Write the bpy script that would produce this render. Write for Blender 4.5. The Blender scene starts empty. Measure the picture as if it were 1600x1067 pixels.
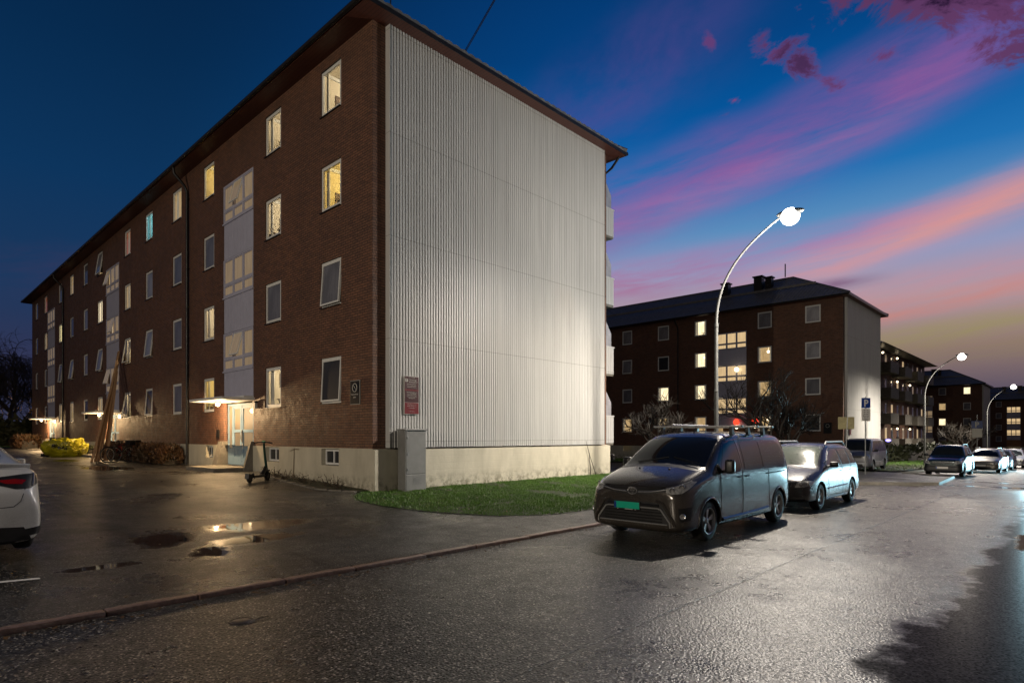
import bpy, bmesh, math, random
from mathutils import Vector, Matrix, noise
from mathutils.bvhtree import BVHTree
from mathutils.geometry import delaunay_2d_cdt
random.seed(7)
PI=math.pi; R=math.radians
scn=bpy.context.scene; COL=scn.collection
def lerp(a,b,t): return a+(b-a)*t
def sm(a,b,x):
    t=max(0,min(1,(x-a)/(b-a))); return t*t*(3-2*t)
def s2l(c):
    return tuple(((v/255)/12.92 if v/255<=.04045 else (((v/255)+.055)/1.055)**2.4) for v in c)
def s4(*c): return s2l(c)+(1,)
# ---------------------------------------------------------------- materials
class NT:
    def __init__(s,tree): s.t=tree; s.n=tree.nodes; s.l=tree.links
    def node(s,typ,ins=None,**kw):
        n=s.n.new(typ)
        for k,v in kw.items(): setattr(n,k,v)
        for k,v in (ins or {}).items():
            if hasattr(v,'is_output') or isinstance(v,bpy.types.NodeSocket): s.l.new(v,n.inputs[k])
            else: n.inputs[k].default_value=v
        return n
    def m(s,op,a,b=0.0,c=0.0,clamp=False):
        n=s.n.new('ShaderNodeMath'); n.operation=op; n.use_clamp=clamp
        for i,v in enumerate((a,b,c)):
            if isinstance(v,bpy.types.NodeSocket): s.l.new(v,n.inputs[i])
            else: n.inputs[i].default_value=v
        return n.outputs[0]
    def vm(s,op,a,b=(0,0,0)):
        n=s.n.new('ShaderNodeVectorMath'); n.operation=op
        for i,v in enumerate((a,b)):
            if isinstance(v,bpy.types.NodeSocket): s.l.new(v,n.inputs[i])
            else: n.inputs[i].default_value=v
        return n.outputs['Value'] if op in('DOT_PRODUCT','LENGTH','DISTANCE') else n.outputs[0]
    def mix(s,f,a,b,typ='MIX'):
        n=s.n.new('ShaderNodeMix'); n.data_type='RGBA'; n.blend_type=typ; n.clamp_factor=True
        for k,v in ((0,f),(6,a),(7,b)):
            if isinstance(v,bpy.types.NodeSocket): s.l.new(v,n.inputs[k])
            else: n.inputs[k].default_value=v if k==0 else (tuple(v)+(1,))[:4]
        return n.outputs[2]
    def noise(s,vec,scale,detail=3,rough=.5,dist=0,col=False):
        n=s.node('ShaderNodeTexNoise',{'Vector':vec,'Scale':scale,'Detail':detail,'Roughness':rough,'Distortion':dist})
        return n.outputs['Color' if col else 'Fac']
    def ramp(s,f,stops,interp='LINEAR'):
        n=s.n.new('ShaderNodeValToRGB'); s.l.new(f,n.inputs[0]); cr=n.color_ramp; cr.interpolation=interp
        while len(cr.elements)>1: cr.elements.remove(cr.elements[-1])
        cr.elements[0].position=stops[0][0]; cr.elements[0].color=(tuple(stops[0][1])+(1,))[:4]
        for p,c in stops[1:]:
            e=cr.elements.new(p); e.color=(tuple(c)+(1,))[:4]
        return n.outputs[0]
    def mr(s,v,a,b,c=0.0,d=1.0,smooth=False):
        n=s.n.new('ShaderNodeMapRange'); n.clamp=True
        if smooth: n.interpolation_type='SMOOTHSTEP'
        s.l.new(v,n.inputs[0])
        for i,x in enumerate((a,b,c,d)): n.inputs[i+1].default_value=x
        return n.outputs[0]
    def xyz(s,v):
        n=s.node('ShaderNodeSeparateXYZ',{0:v}); return n.outputs
    def cxyz(s,x,y,z=0.0):
        n=s.n.new('ShaderNodeCombineXYZ')
        for i,v in enumerate((x,y,z)):
            if isinstance(v,bpy.types.NodeSocket): s.l.new(v,n.inputs[i])
            else: n.inputs[i].default_value=v
        return n.outputs[0]
    def bump(s,h,strength=.5,dist=.01,nrm=None):
        d={'Height':h,'Strength':strength,'Distance':dist}
        if nrm is not None: d['Normal']=nrm
        return s.node('ShaderNodeBump',d).outputs[0]
def mat(name):
    m=bpy.data.materials.new(name); m.use_nodes=True; t=NT(m.node_tree); t.n.clear()
    out=t.n.new('ShaderNodeOutputMaterial'); b=t.n.new('ShaderNodeBsdfPrincipled')
    t.l.new(b.outputs[0],out.inputs[0]); t.b=b; t.out=out; m['x']=0
    def put(**k):
        for kk,v in k.items():
            kk=kk.replace('_',' ')
            i=b.inputs[kk]
            if isinstance(v,bpy.types.NodeSocket): t.l.new(v,i)
            else: i.default_value=(tuple(v)+(1,))[:4] if isinstance(v,(tuple,list)) and i.type=='RGBA' else v
    t.put=put
    t.obj=lambda: t.node('ShaderNodeTexCoord').outputs['Object']
    t.pos=lambda: t.node('ShaderNodeNewGeometry').outputs['Position']
    return m,t
def simple(name,col,rough=.5,metal=0,var=.25,scale=6,bumps=.0,bscale=60,coat=0,spec=.5):
    m,t=mat(name); v=t.obj(); n=t.noise(v,scale,5,.6)
    c=t.mix(t.mr(n,.3,.7),tuple(x*(1-var) for x in col),tuple(min(1,x*(1+var)) for x in col))
    t.put(Base_Color=c,Roughness=t.mr(t.noise(v,scale*2.3,4),.3,.7,max(0,rough-.08),min(1,rough+.1)),Metallic=metal,Coat_Weight=coat,Coat_Roughness=.06)
    t.b.inputs['Specular IOR Level'].default_value=spec
    if bumps: t.put(Normal=t.bump(t.noise(v,bscale,3),bumps,.01))
    return m
def emis(name,col,strength,base=(0,0,0)):
    m,t=mat(name); m.cycles.emission_sampling='NONE'; t.put(Base_Color=base,Emission_Color=col,Emission_Strength=strength); return m
M={}
M['white']=simple('white_paint',(.78,.78,.76),.45,var=.08)
M['black']=simple('black_plastic',(.012,.012,.013),.4)
M['rubber']=simple('tyre_rubber',(.012,.012,.012),.75,bumps=.3,bscale=90)
M['dark']=simple('dark_void',(.003,.003,.003),.9)
M['mast']=simple('mast_steel',(.045,.047,.047),.7,.0,var=.2,scale=9)
M['alu']=simple('brushed_alloy',(.48,.48,.47),.33,.65,var=.12,scale=20)
M['chrome']=simple('chrome',(.72,.72,.72),.16,.8,var=.03)
M['steel']=simple('galvanised_steel',(.33,.34,.34),.42,.85,var=.2,scale=9)
M['disc']=simple('brake_disc',(.10,.09,.085),.5,.8)
M['pipe']=simple('dark_painted_metal',(.012,.012,.013),.35,.3,var=.2)
M['gutter']=simple('gutter_metal',(.02,.02,.022),.35,.4)
M['soffit']=None
M['lilac']=simple('panel_lilac_grey',(.48,.48,.60),.5,var=.06,scale=3)
M['blue_door']=simple('blue_door_paint',(.19,.29,.40),.35,var=.06,scale=2)
M['concrete']=simple('concrete',(.18,.165,.14),.7,var=.25,scale=5,bumps=.3,bscale=40)
M['wood']=None
M['grey_box']=simple('cabinet_grey',(.22,.22,.215),.5,.1,var=.12,scale=4,bumps=.1,bscale=30)
M['teal']=simple('teal_plate',(.0,.42,.27),.4,var=.02)
M['blue']=simple('sign_blue',(.006,.045,.24),.35,var=.03)
M['signwhite']=simple('sign_white',(.6,.58,.54),.4,var=.04)
M['burg']=simple('sign_burgundy',(.055,.008,.012),.35,var=.05)
M['red']=simple('sign_red',(.17,.008,.014),.35,var=.05)
M['signblack']=simple('sign_black',(.006,.007,.009),.35,var=.05)
M['yellow']=None
M['tail']=simple('tail_light_red',(.25,.004,.004),.12,coat=1,var=.05)
M['granite']=simple('kerb_granite',(.18,.115,.092),.38,var=.35,scale=18,bumps=.7,bscale=35,coat=.2)
def mk():
    # wooden planks
    m,t=mat('plank_wood'); o=t.obj(); v=t.vm('MULTIPLY',o,(1,1,.08)); n=t.noise(v,25,4)
    t.put(Base_Color=t.mix(t.mr(n,.3,.7),(.25,.15,.085),(.42,.27,.16)),Roughness=.65,Normal=t.bump(n,.3,.01)); M['wood']=m
    # yellow tarp bag
    m,t=mat('yellow_tarp'); o=t.obj(); n=t.noise(o,2.2,5,.6)
    f=t.noise(o,7,4)
    t.put(Base_Color=t.mix(t.mr(n,.3,.7),(.26,.23,.008),(.48,.43,.016)),Roughness=.35,Normal=t.bump(t.mix(.4,n,f),.9,.12)); M['yellow']=m
    # brick
    m,t=mat('red_brown_brick'); o=t.obj(); g=t.node('ShaderNodeTexCoord').outputs['Normal']
    a=t.xyz(t.vm('ABSOLUTE',g)); p=t.xyz(o)
    u=t.m('ADD',t.m('MULTIPLY',p[1],a[0]),t.m('MULTIPLY',p[0],a[1]))
    vec=t.cxyz(u,p[2],0)
    b=t.node('ShaderNodeTexBrick',{'Vector':vec,'Scale':1.0,'Mortar Size':.007,'Mortar Smooth':.15,'Bias':-.2,'Brick Width':.25,'Row Height':.075,
        'Color1':(.21,.095,.055,1),'Color2':(.105,.052,.035,1),'Mortar':(.03,.024,.02,1)})
    b.offset=.5
    big=t.noise(o,.45,4,.6); c=t.mix(t.mr(big,.35,.7,0,.5),b.outputs[0],(.075,.04,.03),'MIX')
    f=t.noise(vec,14,2); c=t.mix(t.mr(f,.45,.72,0,.55),c,(.23,.125,.075),'MIX')
    c=t.mix(b.outputs['Fac'],c,(.022,.017,.015))
    h=t.m('SUBTRACT',t.m('MULTIPLY',t.noise(o,60,3),.35),b.outputs['Fac'])
    t.put(Base_Color=c,Roughness=t.mr(t.noise(o,3,3),.3,.7,.55,.8),Normal=t.bump(h,.8,.012)); M['brick']=m
    # white-washed plinth (rendered blockwork)
    m,t=mat('whitewashed_plinth'); o=t.obj(); g=t.node('ShaderNodeTexCoord').outputs['Normal']
    a=t.xyz(t.vm('ABSOLUTE',g)); p=t.xyz(o)
    u=t.m('ADD',t.m('MULTIPLY',p[1],a[0]),t.m('MULTIPLY',p[0],a[1]))
    b=t.node('ShaderNodeTexBrick',{'Vector':t.cxyz(u,p[2],0),'Scale':1.0,'Mortar Size':.006,'Mortar Smooth':.4,'Brick Width':.9,'Row Height':.2})
    st=t.noise(t.vm('MULTIPLY',o,(1,1,.35)),2.1,6,.65); lo=t.mr(p[2],.25,.75,1,0)
    c=t.mix(t.mr(st,.35,.75),(.60,.56,.45),(.45,.42,.33))
    c=t.mix(t.m('MULTIPLY',t.mr(t.noise(o,5,5,.7),.45,.6),lo),c,(.13,.12,.08))
    t.put(Base_Color=c,Roughness=.75,Normal=t.bump(t.m('SUBTRACT',t.m('MULTIPLY',t.noise(o,22,4),.6),t.m('MULTIPLY',b.outputs['Fac'],.5)),.5,.015)); M['plinth']=m
    # corrugated cladding
    m,t=mat('corrugated_cladding'); o=t.obj(); p=t.xyz(o)
    st=t.noise(t.vm('MULTIPLY',o,(3,3,.12)),2.2,5,.6); w=t.noise(o,.5,3)
    c=t.mix(t.mr(st,.35,.75),(.60,.60,.59),(.47,.47,.465)); c=t.mix(t.mr(w,.4,.7,0,.5),c,(.55,.55,.54))
    row=t.m('FRACT',t.m('DIVIDE',t.m('SUBTRACT',p[2],4.5),2.86)); lap=t.m('LESS_THAN',row,.004)
    c=t.mix(t.m('MULTIPLY',lap,.7),c,(.10,.10,.09))
    t.put(Base_Color=c,Roughness=.42,Metallic=.0); M['clad']=m
    # roof tiles
    m,t=mat('roof_tiles'); o=t.obj(); n=t.noise(o,3,5,.6)
    t.put(Base_Color=t.mix(t.mr(n,.3,.7),(.10,.098,.10),(.20,.195,.195)),Roughness=.4,Normal=t.bump(t.noise(o,30,3),.3,.01)); M['tiles']=m
    m,t=mat('soffit_boards'); o=t.obj(); p=t.xyz(o)
    fx=t.m('FRACT',t.m('MULTIPLY',p[0],9)); fy=t.m('FRACT',t.m('MULTIPLY',p[1],9)); 
    g=t.m('MAXIMUM',t.m('LESS_THAN',fx,.1),0.0)
    t.put(Base_Color=t.mix(g,(.085,.025,.016),(.02,.008,.006)),Roughness=.5); M['soffit']=m
    # grass
    m,t=mat('grass_blades'); g=t.node('ShaderNodeNewGeometry'); n=t.noise(g.outputs['Position'],1.3,5,.65); n2=t.noise(g.outputs['Position'],40,2)
    c=t.mix(t.mr(n,.3,.7),(.035,.11,.010),(.095,.22,.016)); c=t.mix(t.mr(n2,.4,.8,0,.6),c,(.13,.20,.03))
    t.put(Base_Color=c,Roughness=.5); M['grass']=m
    m,t=mat('soil'); o=t.pos(); n=t.noise(o,6,6,.7)
    t.put(Base_Color=t.mix(t.mr(n,.3,.7),(.012,.02,.006),(.03,.035,.014)),Roughness=.85,Normal=t.bump(t.noise(o,30,4),.8,.03)); M['soil']=m
    # foliage for hedges
    def leafm(name,c1,c2,c3):
        m,t=mat(name); g=t.node('ShaderNodeNewGeometry'); n=t.noise(g.outputs['Position'],1.6,4); n2=t.noise(g.outputs['Position'],25,2)
        c=t.mix(t.mr(n,.35,.65),c1,c2); c=t.mix(t.mr(n2,.45,.75),c,c3); t.put(Base_Color=c,Roughness=.6); return m
    M['hedge_brown']=leafm('russet_hedge',(.085,.038,.018),(.035,.026,.012),(.14,.07,.03))
    M['hedge_green']=leafm('dark_hedge',(.015,.022,.01),(.03,.035,.015),(.05,.05,.02))
    M['bark']=leafm('bark',(.022,.017,.013),(.035,.027,.02),(.014,.011,.009))
    M['deadplant']=leafm('dead_stems',(.05,.03,.018),(.03,.022,.015),(.09,.06,.035))
mk()
# ---- wet asphalt with puddles given as world-space ellipses [(x,y,rx,ry)], optional band function
def asphalt(name,c1,c2,pud=[],band=None,rough=(.26,.42),agg=75,bs=.55,grain=1.0,cracks=[],patch=None,tint=None):
    m,t=mat(name); p=t.pos(); s=t.xyz(p)
    warp=t.noise(p,.9,4,.6); warp2=t.noise(p,3.3,4,.6)
    w=t.m('ADD',t.m('MULTIPLY',t.m('SUBTRACT',warp,.5),1.5),t.m('MULTIPLY',t.m('SUBTRACT',warp2,.5),.8))
    mask=None; dark_refl=None
    for (x,y,rx,ry) in pud:
        d=t.m('SQRT',t.m('ADD',t.m('POWER',t.m('DIVIDE',t.m('SUBTRACT',s[0],x),rx),2.0),t.m('POWER',t.m('DIVIDE',t.m('SUBTRACT',s[1],y),ry),2.0)))
        q=t.mr(t.m('ADD',d,t.m('ADD',w,t.m('MULTIPLY',t.m('SUBTRACT',t.noise(p,9.0,5,.7),.5),.5))),.55,1.15,1,0,True)
        mask=q if mask is None else t.m('MAXIMUM',mask,q)
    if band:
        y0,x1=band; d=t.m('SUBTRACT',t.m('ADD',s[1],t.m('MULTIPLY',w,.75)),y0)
        q=t.m('MULTIPLY',t.mr(d,-.16,.16,1,0,True),t.mr(s[0],x1,x1+1.5,0,1,True)); dark_refl=q
    fine=t.noise(p,agg,2,.6); vor=t.node('ShaderNodeTexVoronoi',{'Vector':p,'Scale':agg*.72}).outputs['Distance']
    mid=t.noise(p,agg*.3,3,.6)
    h=t.m('ADD',t.m('ADD',t.m('MULTIPLY',vor,-.8),t.m('MULTIPLY',fine,.6)),t.m('MULTIPLY',mid,.6))
    big=t.noise(p,.55,5,.65); b2=t.noise(p,2.6,5,.7)
    vc=t.node('ShaderNodeTexVoronoi',{'Vector':p,'Scale':float(agg)*1.0}); rnd=t.xyz(vc.outputs['Color'])
    c=t.mix(t.m('POWER',rnd[0],2.2),tuple(x*.45 for x in c1),tuple(x*1.9 for x in c2)); c=t.mix(t.mr(rnd[1],.90,.96),c,tuple(min(.6,x*6.5) for x in c2)); c=t.mix(t.mr(vc.outputs['Distance'],.45,.75,0,.6),c,(.004,.004,.004)); c=t.mix(t.mr(b2,.4,.75,0,.55),c,tuple(x*.45 for x in c1))  # stone grain; the sparse pale specks also stand in for wet glints
    r=t.m('ADD',t.mr(big,.35,.65,rough[0],rough[1]),t.mr(b2,.35,.7,-.04,.07))
    cr=None
    for (x0,y0,x1,y1,wd) in cracks:
        L=math.hypot(x1-x0,y1-y0); nx,ny=-(y1-y0)/L,(x1-x0)/L; tx,ty=(x1-x0)/L,(y1-y0)/L
        wob=t.m('MULTIPLY',t.m('SUBTRACT',t.noise(p,2.2,5,.75),.5),max(.07,wd*2.2))
        d=t.m('ABSOLUTE',t.m('ADD',t.m('ADD',t.m('MULTIPLY',t.m('SUBTRACT',s[0],x0),nx),t.m('MULTIPLY',t.m('SUBTRACT',s[1],y0),ny)),wob))
        al=t.m('ADD',t.m('MULTIPLY',t.m('SUBTRACT',s[0],x0),tx),t.m('MULTIPLY',t.m('SUBTRACT',s[1],y0),ty))
        q=t.m('MULTIPLY',t.mr(d,wd*.5,wd,1,0,True),t.m('MULTIPLY',t.m('GREATER_THAN',al,0.0),t.m('LESS_THAN',al,L)))
        cr=q if cr is None else t.m('MAXIMUM',cr,q)
    if cr is not None:
        c=t.mix(t.m('MULTIPLY',cr,.8),c,(.006,.006,.006)); h=t.m('SUBTRACT',h,t.m('MULTIPLY',cr,1.6))
    st=bs; t.l.new(t.m('ADD',t.m('MULTIPLY',rnd[2],.85),.12),t.b.inputs['Specular IOR Level'])
    if dark_refl is not None: r=t.m('ADD',t.m('MULTIPLY',r,t.m('SUBTRACT',1.0,dark_refl)),t.m('MULTIPLY',dark_refl,.30)); st=t.m('MULTIPLY',t.m('SUBTRACT',1.0,dark_refl),bs)
    if mask is not None:
        c=t.mix(mask,c,(.010,.010,.010)); r=t.m('MAXIMUM',t.m('SUBTRACT',r,t.m('MULTIPLY',mask,.5)),.02)
        st=t.m('ADD',t.m('MULTIPLY',t.m('SUBTRACT',1.0,mask),st),.004)
    if dark_refl is not None:
        c=t.mix(t.m('MULTIPLY',dark_refl,.93),c,(.004,.004,.005)); t.l.new(t.m('MULTIPLY',t.m('ADD',t.m('MULTIPLY',rnd[2],.85),.12),t.mr(dark_refl,0,1,1,.03)),t.b.inputs['Specular IOR Level'])  # band painted near-black, standing in for a puddle reflecting dark sky
    b=t.node('ShaderNodeBump',{'Height':h,'Strength':st,'Distance':.006})
    t.put(Base_Color=c,Roughness=r,Normal=b.outputs[0]); t.b.inputs['IOR'].default_value=1.4
    return m
# ---- car paint with rain drops
def paint(name,col,metal=.6,rough=.3,drops=.35):
    m,t=mat(name); o=t.obj(); v=t.node('ShaderNodeTexVoronoi',{'Vector':o,'Scale':88.0,'Randomness':1.0})
    d=t.mr(v.outputs['Distance'],.08,.42,1,0,True)
    sel=t.m('GREATER_THAN',t.xyz(v.outputs['Color'])[0],.35); h=t.m('MULTIPLY',d,sel)
    dirt=t.mr(t.noise(o,2.5,5,.6),.35,.75); z=t.mr(t.xyz(o)[2],.2,.75,.6,0)
    c=t.mix(t.m('MULTIPLY',dirt,z),col,(.06,.05,.04))
    c=t.mix(t.m('MULTIPLY',h,.35),c,tuple(x*1.5+.02 for x in col))
    bn=t.bump(h,drops,.006)
    t.put(Base_Color=c,Metallic=metal,Roughness=t.m('ADD',t.m('MULTIPLY',t.m('MULTIPLY',dirt,z),.3),rough),Coat_Weight=1.0,Coat_Roughness=.05,Normal=bn)
    t.l.new(bn,t.b.inputs['Coat Normal']); return m
def carglass(name,col,drops=.3,rough=.04,sc=55):
    m,t=mat(name); o=t.obj(); v=t.node('ShaderNodeTexVoronoi',{'Vector':o,'Scale':float(sc)})
    d=t.mr(v.outputs['Distance'],.05,.4,1,0,True); sel=t.m('GREATER_THAN',t.xyz(v.outputs['Color'])[1],.45); h=t.m('MULTIPLY',d,sel)
    t.put(Base_Color=t.mix(t.m('MULTIPLY',h,.5),col,tuple(x*2+.03 for x in col)),Roughness=rough,Normal=t.bump(h,drops,.006))
    t.b.inputs['IOR'].default_value=1.6; return m
M['glass_dark']=carglass('tinted_window',(.006,.007,.008),.0)
M['glass_wet']=carglass('wet_tinted_window',(.02,.03,.032),.5,.1,70)
M['glass_screen']=carglass('windscreen_glass',(.008,.010,.012),.02)
M['glass_frost']=carglass('rain_covered_windscreen',(.06,.07,.06),1.0,.12,30)
M['lens']=simple('headlamp_lens',(.42,.42,.41),.10,.25,var=.5,scale=22,coat=1)
M['headlit']=emis('lit_headlamp',(.8,.95,1),6)
def sp_pane(name,col,rough=.05,fold=0,em=None,es=0):
    m,t=mat(name); m.cycles.emission_sampling='NONE'; es*=.62; o=t.obj(); p=t.xyz(o)
    n=t.noise(t.vm('MULTIPLY',o,(1,9,.5)),2.2,3); b=t.noise(o,1.4,3)
    c=t.mix(t.mr(n,.35,.65,0,fold),col,tuple(x*.5 for x in col)); c=t.mix(t.mr(b,.4,.65,0,.55),c,tuple(x*.45 for x in col))
    t.put(Base_Color=c,Roughness=.6,Coat_Weight=1.0,Coat_Roughness=rough)
    if em: t.put(Emission_Color=t.mix(t.mr(n,.35,.65,0,.6),em,tuple(x*.55 for x in em)),Emission_Strength=es)
    return m
M['pane_dark']=sp_pane('unlit_pane',(.19,.19,.22),fold=.5)
M['pane_black']=sp_pane('dark_pane',(.016,.018,.022))
M['pane_pale']=sp_pane('pale_blind_pane',(.42,.42,.46),fold=.3)
M['pane_stair']=sp_pane('stair_pane',(.08,.06,.035),fold=.25,em=(1,.70,.40),es=.25)
M['pane_stairlit']=sp_pane('bright_stair_pane',(.4,.33,.22),fold=1,em=(1,.70,.36),es=.75)
def glasspane():
    m,t=mat('clear_window_glass'); tr=t.node('ShaderNodeBsdfTransparent',{0:(.96,.97,.97,1)}); gl=t.node('ShaderNodeBsdfGlossy',{'Roughness':.02})
    fr=t.node('ShaderNodeFresnel',{'IOR':1.5}); mx=t.node('ShaderNodeMixShader',{0:fr.outputs[0],1:tr.outputs[0],2:gl.outputs[0]})
    t.l.new(mx.outputs[0],t.out.inputs[0]); return m
M['glass']=glasspane()
def room(name,wall,ceil,st):
    m,t=mat(name); m.cycles.emission_sampling='NONE'; st*=.62; g=t.node('ShaderNodeTexCoord'); nz=t.xyz(g.outputs['Normal'])[2]; o=g.outputs['Object']
    n=t.noise(o,1.7,3); c=t.mix(t.mr(t.m('ABSOLUTE',nz),.5,.8),wall,ceil); z=t.xyz(o)[2]
    c=t.mix(t.mr(n,.42,.62,0,.55),c,tuple(x*.42 for x in wall))
    t.put(Base_Color=(.3,.28,.22),Emission_Color=c,Emission_Strength=st); return m  # walls and brighter ceiling glow themselves in place of a room lamp
M['room_y']=room('room_yellow',(.95,.78,.36),(1,.92,.6),1.0)
M['room_w']=room('room_warm_white',(1,.80,.50),(1,.95,.8),1.15)
M['room_d']=room('room_dim',(.75,.50,.24),(.9,.7,.45),.5)
M['room_c']=room('room_cool',(.35,.75,.75),(.7,.95,.9),.45)
M['room_o']=room('room_orange',(.8,.25,.14),(.7,.3,.2),.3)
M['curtain']=sp_pane('curtain_cloth',(.6,.55,.45),.5,1,(1,.85,.6),.25)
M['curtain_real']=sp_pane('curtain_fabric',(.75,.70,.6),.5,.8)
M['plaster_y']=simple('room_plaster_yellow',(.78,.66,.36),.8,var=.12,scale=1)
M['plaster_w']=simple('room_plaster_white',(.75,.68,.55),.8,var=.12,scale=1)
M['plaster_c']=simple('room_plaster_cool',(.35,.6,.6),.8,var=.12,scale=1)
M['picture']=simple('room_picture',(.12,.08,.06),.6,var=.7,scale=5)
M['lamp_white']=emis('street_lamp_glow',(1,.95,.88),5)
M['lamp_warm']=emis('entrance_lamp_glow',(1,.78,.45),5)
M['bulb']=emis('glowing_bulb',(1,.8,.5),2.5)
M['red_glow']=emis('red_figure_glow',(1,.05,.02),1.3)
M['violet']=emis('violet_lamp',(.3,.25,1),2)
M['green_led']=emis('green_led',(.02,.6,.2),.6)
# ---------------------------------------------------------------- mesh builder
class MB:
    def __init__(s): s.v=[]; s.f=[]; s.mi=[]; s.cur=0
    def add(s,vs,fs):
        o=len(s.v); s.v+= [tuple(v) for v in vs]; s.f+=[tuple(i+o for i in f) for f in fs]; s.mi+=[s.cur]*len(fs); return s
    def box(s,x0,x1,y0,y1,z0,z1,mtx=None):
        vs=[Vector((x,y,z)) for x in(x0,x1) for y in(y0,y1) for z in(z0,z1)]
        if mtx: vs=[mtx@v for v in vs]
        return s.add(vs,[(0,1,3,2),(4,6,7,5),(0,4,5,1),(2,3,7,6),(0,2,6,4),(1,5,7,3)])
    def bbox(s,x0,x1,y0,y1,z0,z1,b=.01,mtx=None):
        # chamfered box
        bm=bmesh.new(); bmesh.ops.create_cube(bm,size=1)
        for v in bm.verts: v.co=Vector((lerp(x0,x1,v.co.x+.5),lerp(y0,y1,v.co.y+.5),lerp(z0,z1,v.co.z+.5)))
        bmesh.ops.bevel(bm,geom=bm.edges[:],offset=b,segments=2,affect='EDGES',profile=.6)
        bm.verts.index_update()
        vs=[mtx@v.co if mtx else v.co.copy() for v in bm.verts]; s.add(vs,[[v.index for v in f.verts] for f in bm.faces]); bm.free(); return s
    def tube(s,pts,rad,n=8,caps=True,squash=None):
        pts=[Vector(p) for p in pts]; k=len(pts)
        if not isinstance(rad,(list,tuple)): rad=[rad]*k
        vs=[]; fs=[]; prev=None
        for i,p in enumerate(pts):
            d=(pts[min(i+1,k-1)]-pts[max(i-1,0)])
            d=d.normalized() if d.length>1e-9 else Vector((0,0,1))
            if prev is None: a=d.orthogonal().normalized()
            else:
                a=prev-d*prev.dot(d); a=a.normalized() if a.length>1e-6 else d.orthogonal().normalized()
            prev=a; b=d.cross(a)
            for j in range(n):
                an=2*PI*j/n; vs.append(p+(a*math.cos(an)+b*math.sin(an))*rad[i])
        for i in range(k-1):
            for j in range(n): fs.append((i*n+j,i*n+(j+1)%n,(i+1)*n+(j+1)%n,(i+1)*n+j))
        if caps: fs.append(tuple(range(n-1,-1,-1))); fs.append(tuple((k-1)*n+j for j in range(n)))
        return s.add(vs,fs)
    def lathe(s,prof,n=24,mtx=None,close=False):
        # prof: (r,h) revolve around local z
        vs=[];k=len(prof);fs=[]
        for (r,h) in prof:
            for j in range(n):
                a=2*PI*j/n; v=Vector((r*math.cos(a),r*math.sin(a),h)); vs.append(mtx@v if mtx else v)
        for i in range(k-1+(1 if close else 0)):
            i2=(i+1)%k
            for j in range(n): fs.append((i*n+j,i*n+(j+1)%n,i2*n+(j+1)%n,i2*n+j))
        return s.add(vs,fs)
    def prism(s,poly,z0,z1):
        n=len(poly); vs=[(x,y,z0) for x,y in poly]+[(x,y,z1) for x,y in poly]
        return s.add(vs,[tuple(range(n-1,-1,-1)),tuple(range(n,2*n))]+[(i,(i+1)%n,n+(i+1)%n,n+i) for i in range(n)])
    def ball(s,c,r,seg=12,sc=(1,1,1)):
        pr=[(max(1e-4,math.sin(PI*i/(seg//2+1)))*r,-math.cos(PI*i/(seg//2+1))*r) for i in range(seg//2+2)]
        m=Matrix.Translation(c)@Matrix.Diagonal((sc[0],sc[1],sc[2],1)); return s.lathe(pr,seg,m)
    def build(s,name,m,parent=None,smooth=False,fix=True,loc=None,angle=None):
        me=bpy.data.meshes.new(name); me.from_pydata(s.v,[],s.f); 
        ms=m if isinstance(m,(list,tuple)) else [m]
        for x in ms: me.materials.append(x)
        if len(ms)>1: me.polygons.foreach_set('material_index',s.mi)
        if fix:
            bm=bmesh.new(); bm.from_mesh(me); bmesh.ops.recalc_face_normals(bm,faces=bm.faces); bm.to_mesh(me); bm.free()
        if smooth:
            me.shade_smooth()
            me.set_sharp_from_angle(angle=R(angle or 40))
        me.update(); o=bpy.data.objects.new(name,me); COL.objects.link(o); o.parent=parent
        if loc: o.location=loc
        return o
def thing(name,label,cat,loc=(0,0,0),rz=0,group=None):
    o=bpy.data.objects.new(name,None); COL.objects.link(o); o.location=loc; o.rotation_euler=(0,0,rz); o.empty_display_size=.2
    return tag(o,label,cat,group)
def tag(o,label=None,cat=None,group=None,kind=None):
    if label: o['label']=label
    if cat: o['category']=cat
    if group: o['group']=group
    if kind: o['kind']=kind
    return o
def struct(o): o['kind']='structure'; return o
def textmesh(s,size,mtx,name,m,parent,ext=.001,bold=0,align='CENTER'):
    cu=bpy.data.curves.new('txt','FONT'); cu.body=s; cu.size=size; cu.extrude=ext; cu.align_x=align; cu.offset=bold; cu.resolution_u=3
    t=bpy.data.objects.new('txt',cu); COL.objects.link(t); dg=bpy.context.evaluated_depsgraph_get()
    me=bpy.data.meshes.new_from_object(t.evaluated_get(dg)); bpy.data.objects.remove(t); bpy.data.curves.remove(cu)
    me.transform(mtx); me.materials.clear(); me.materials.append(m); me.name=name
    o=bpy.data.objects.new(name,me); COL.objects.link(o); o.parent=parent; return o
def copy_tree(o,parent=None):
    c=o.copy(); COL.objects.link(c); c.parent=parent
    for ch in list(o.children): copy_tree(ch,c)
    return c
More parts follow.
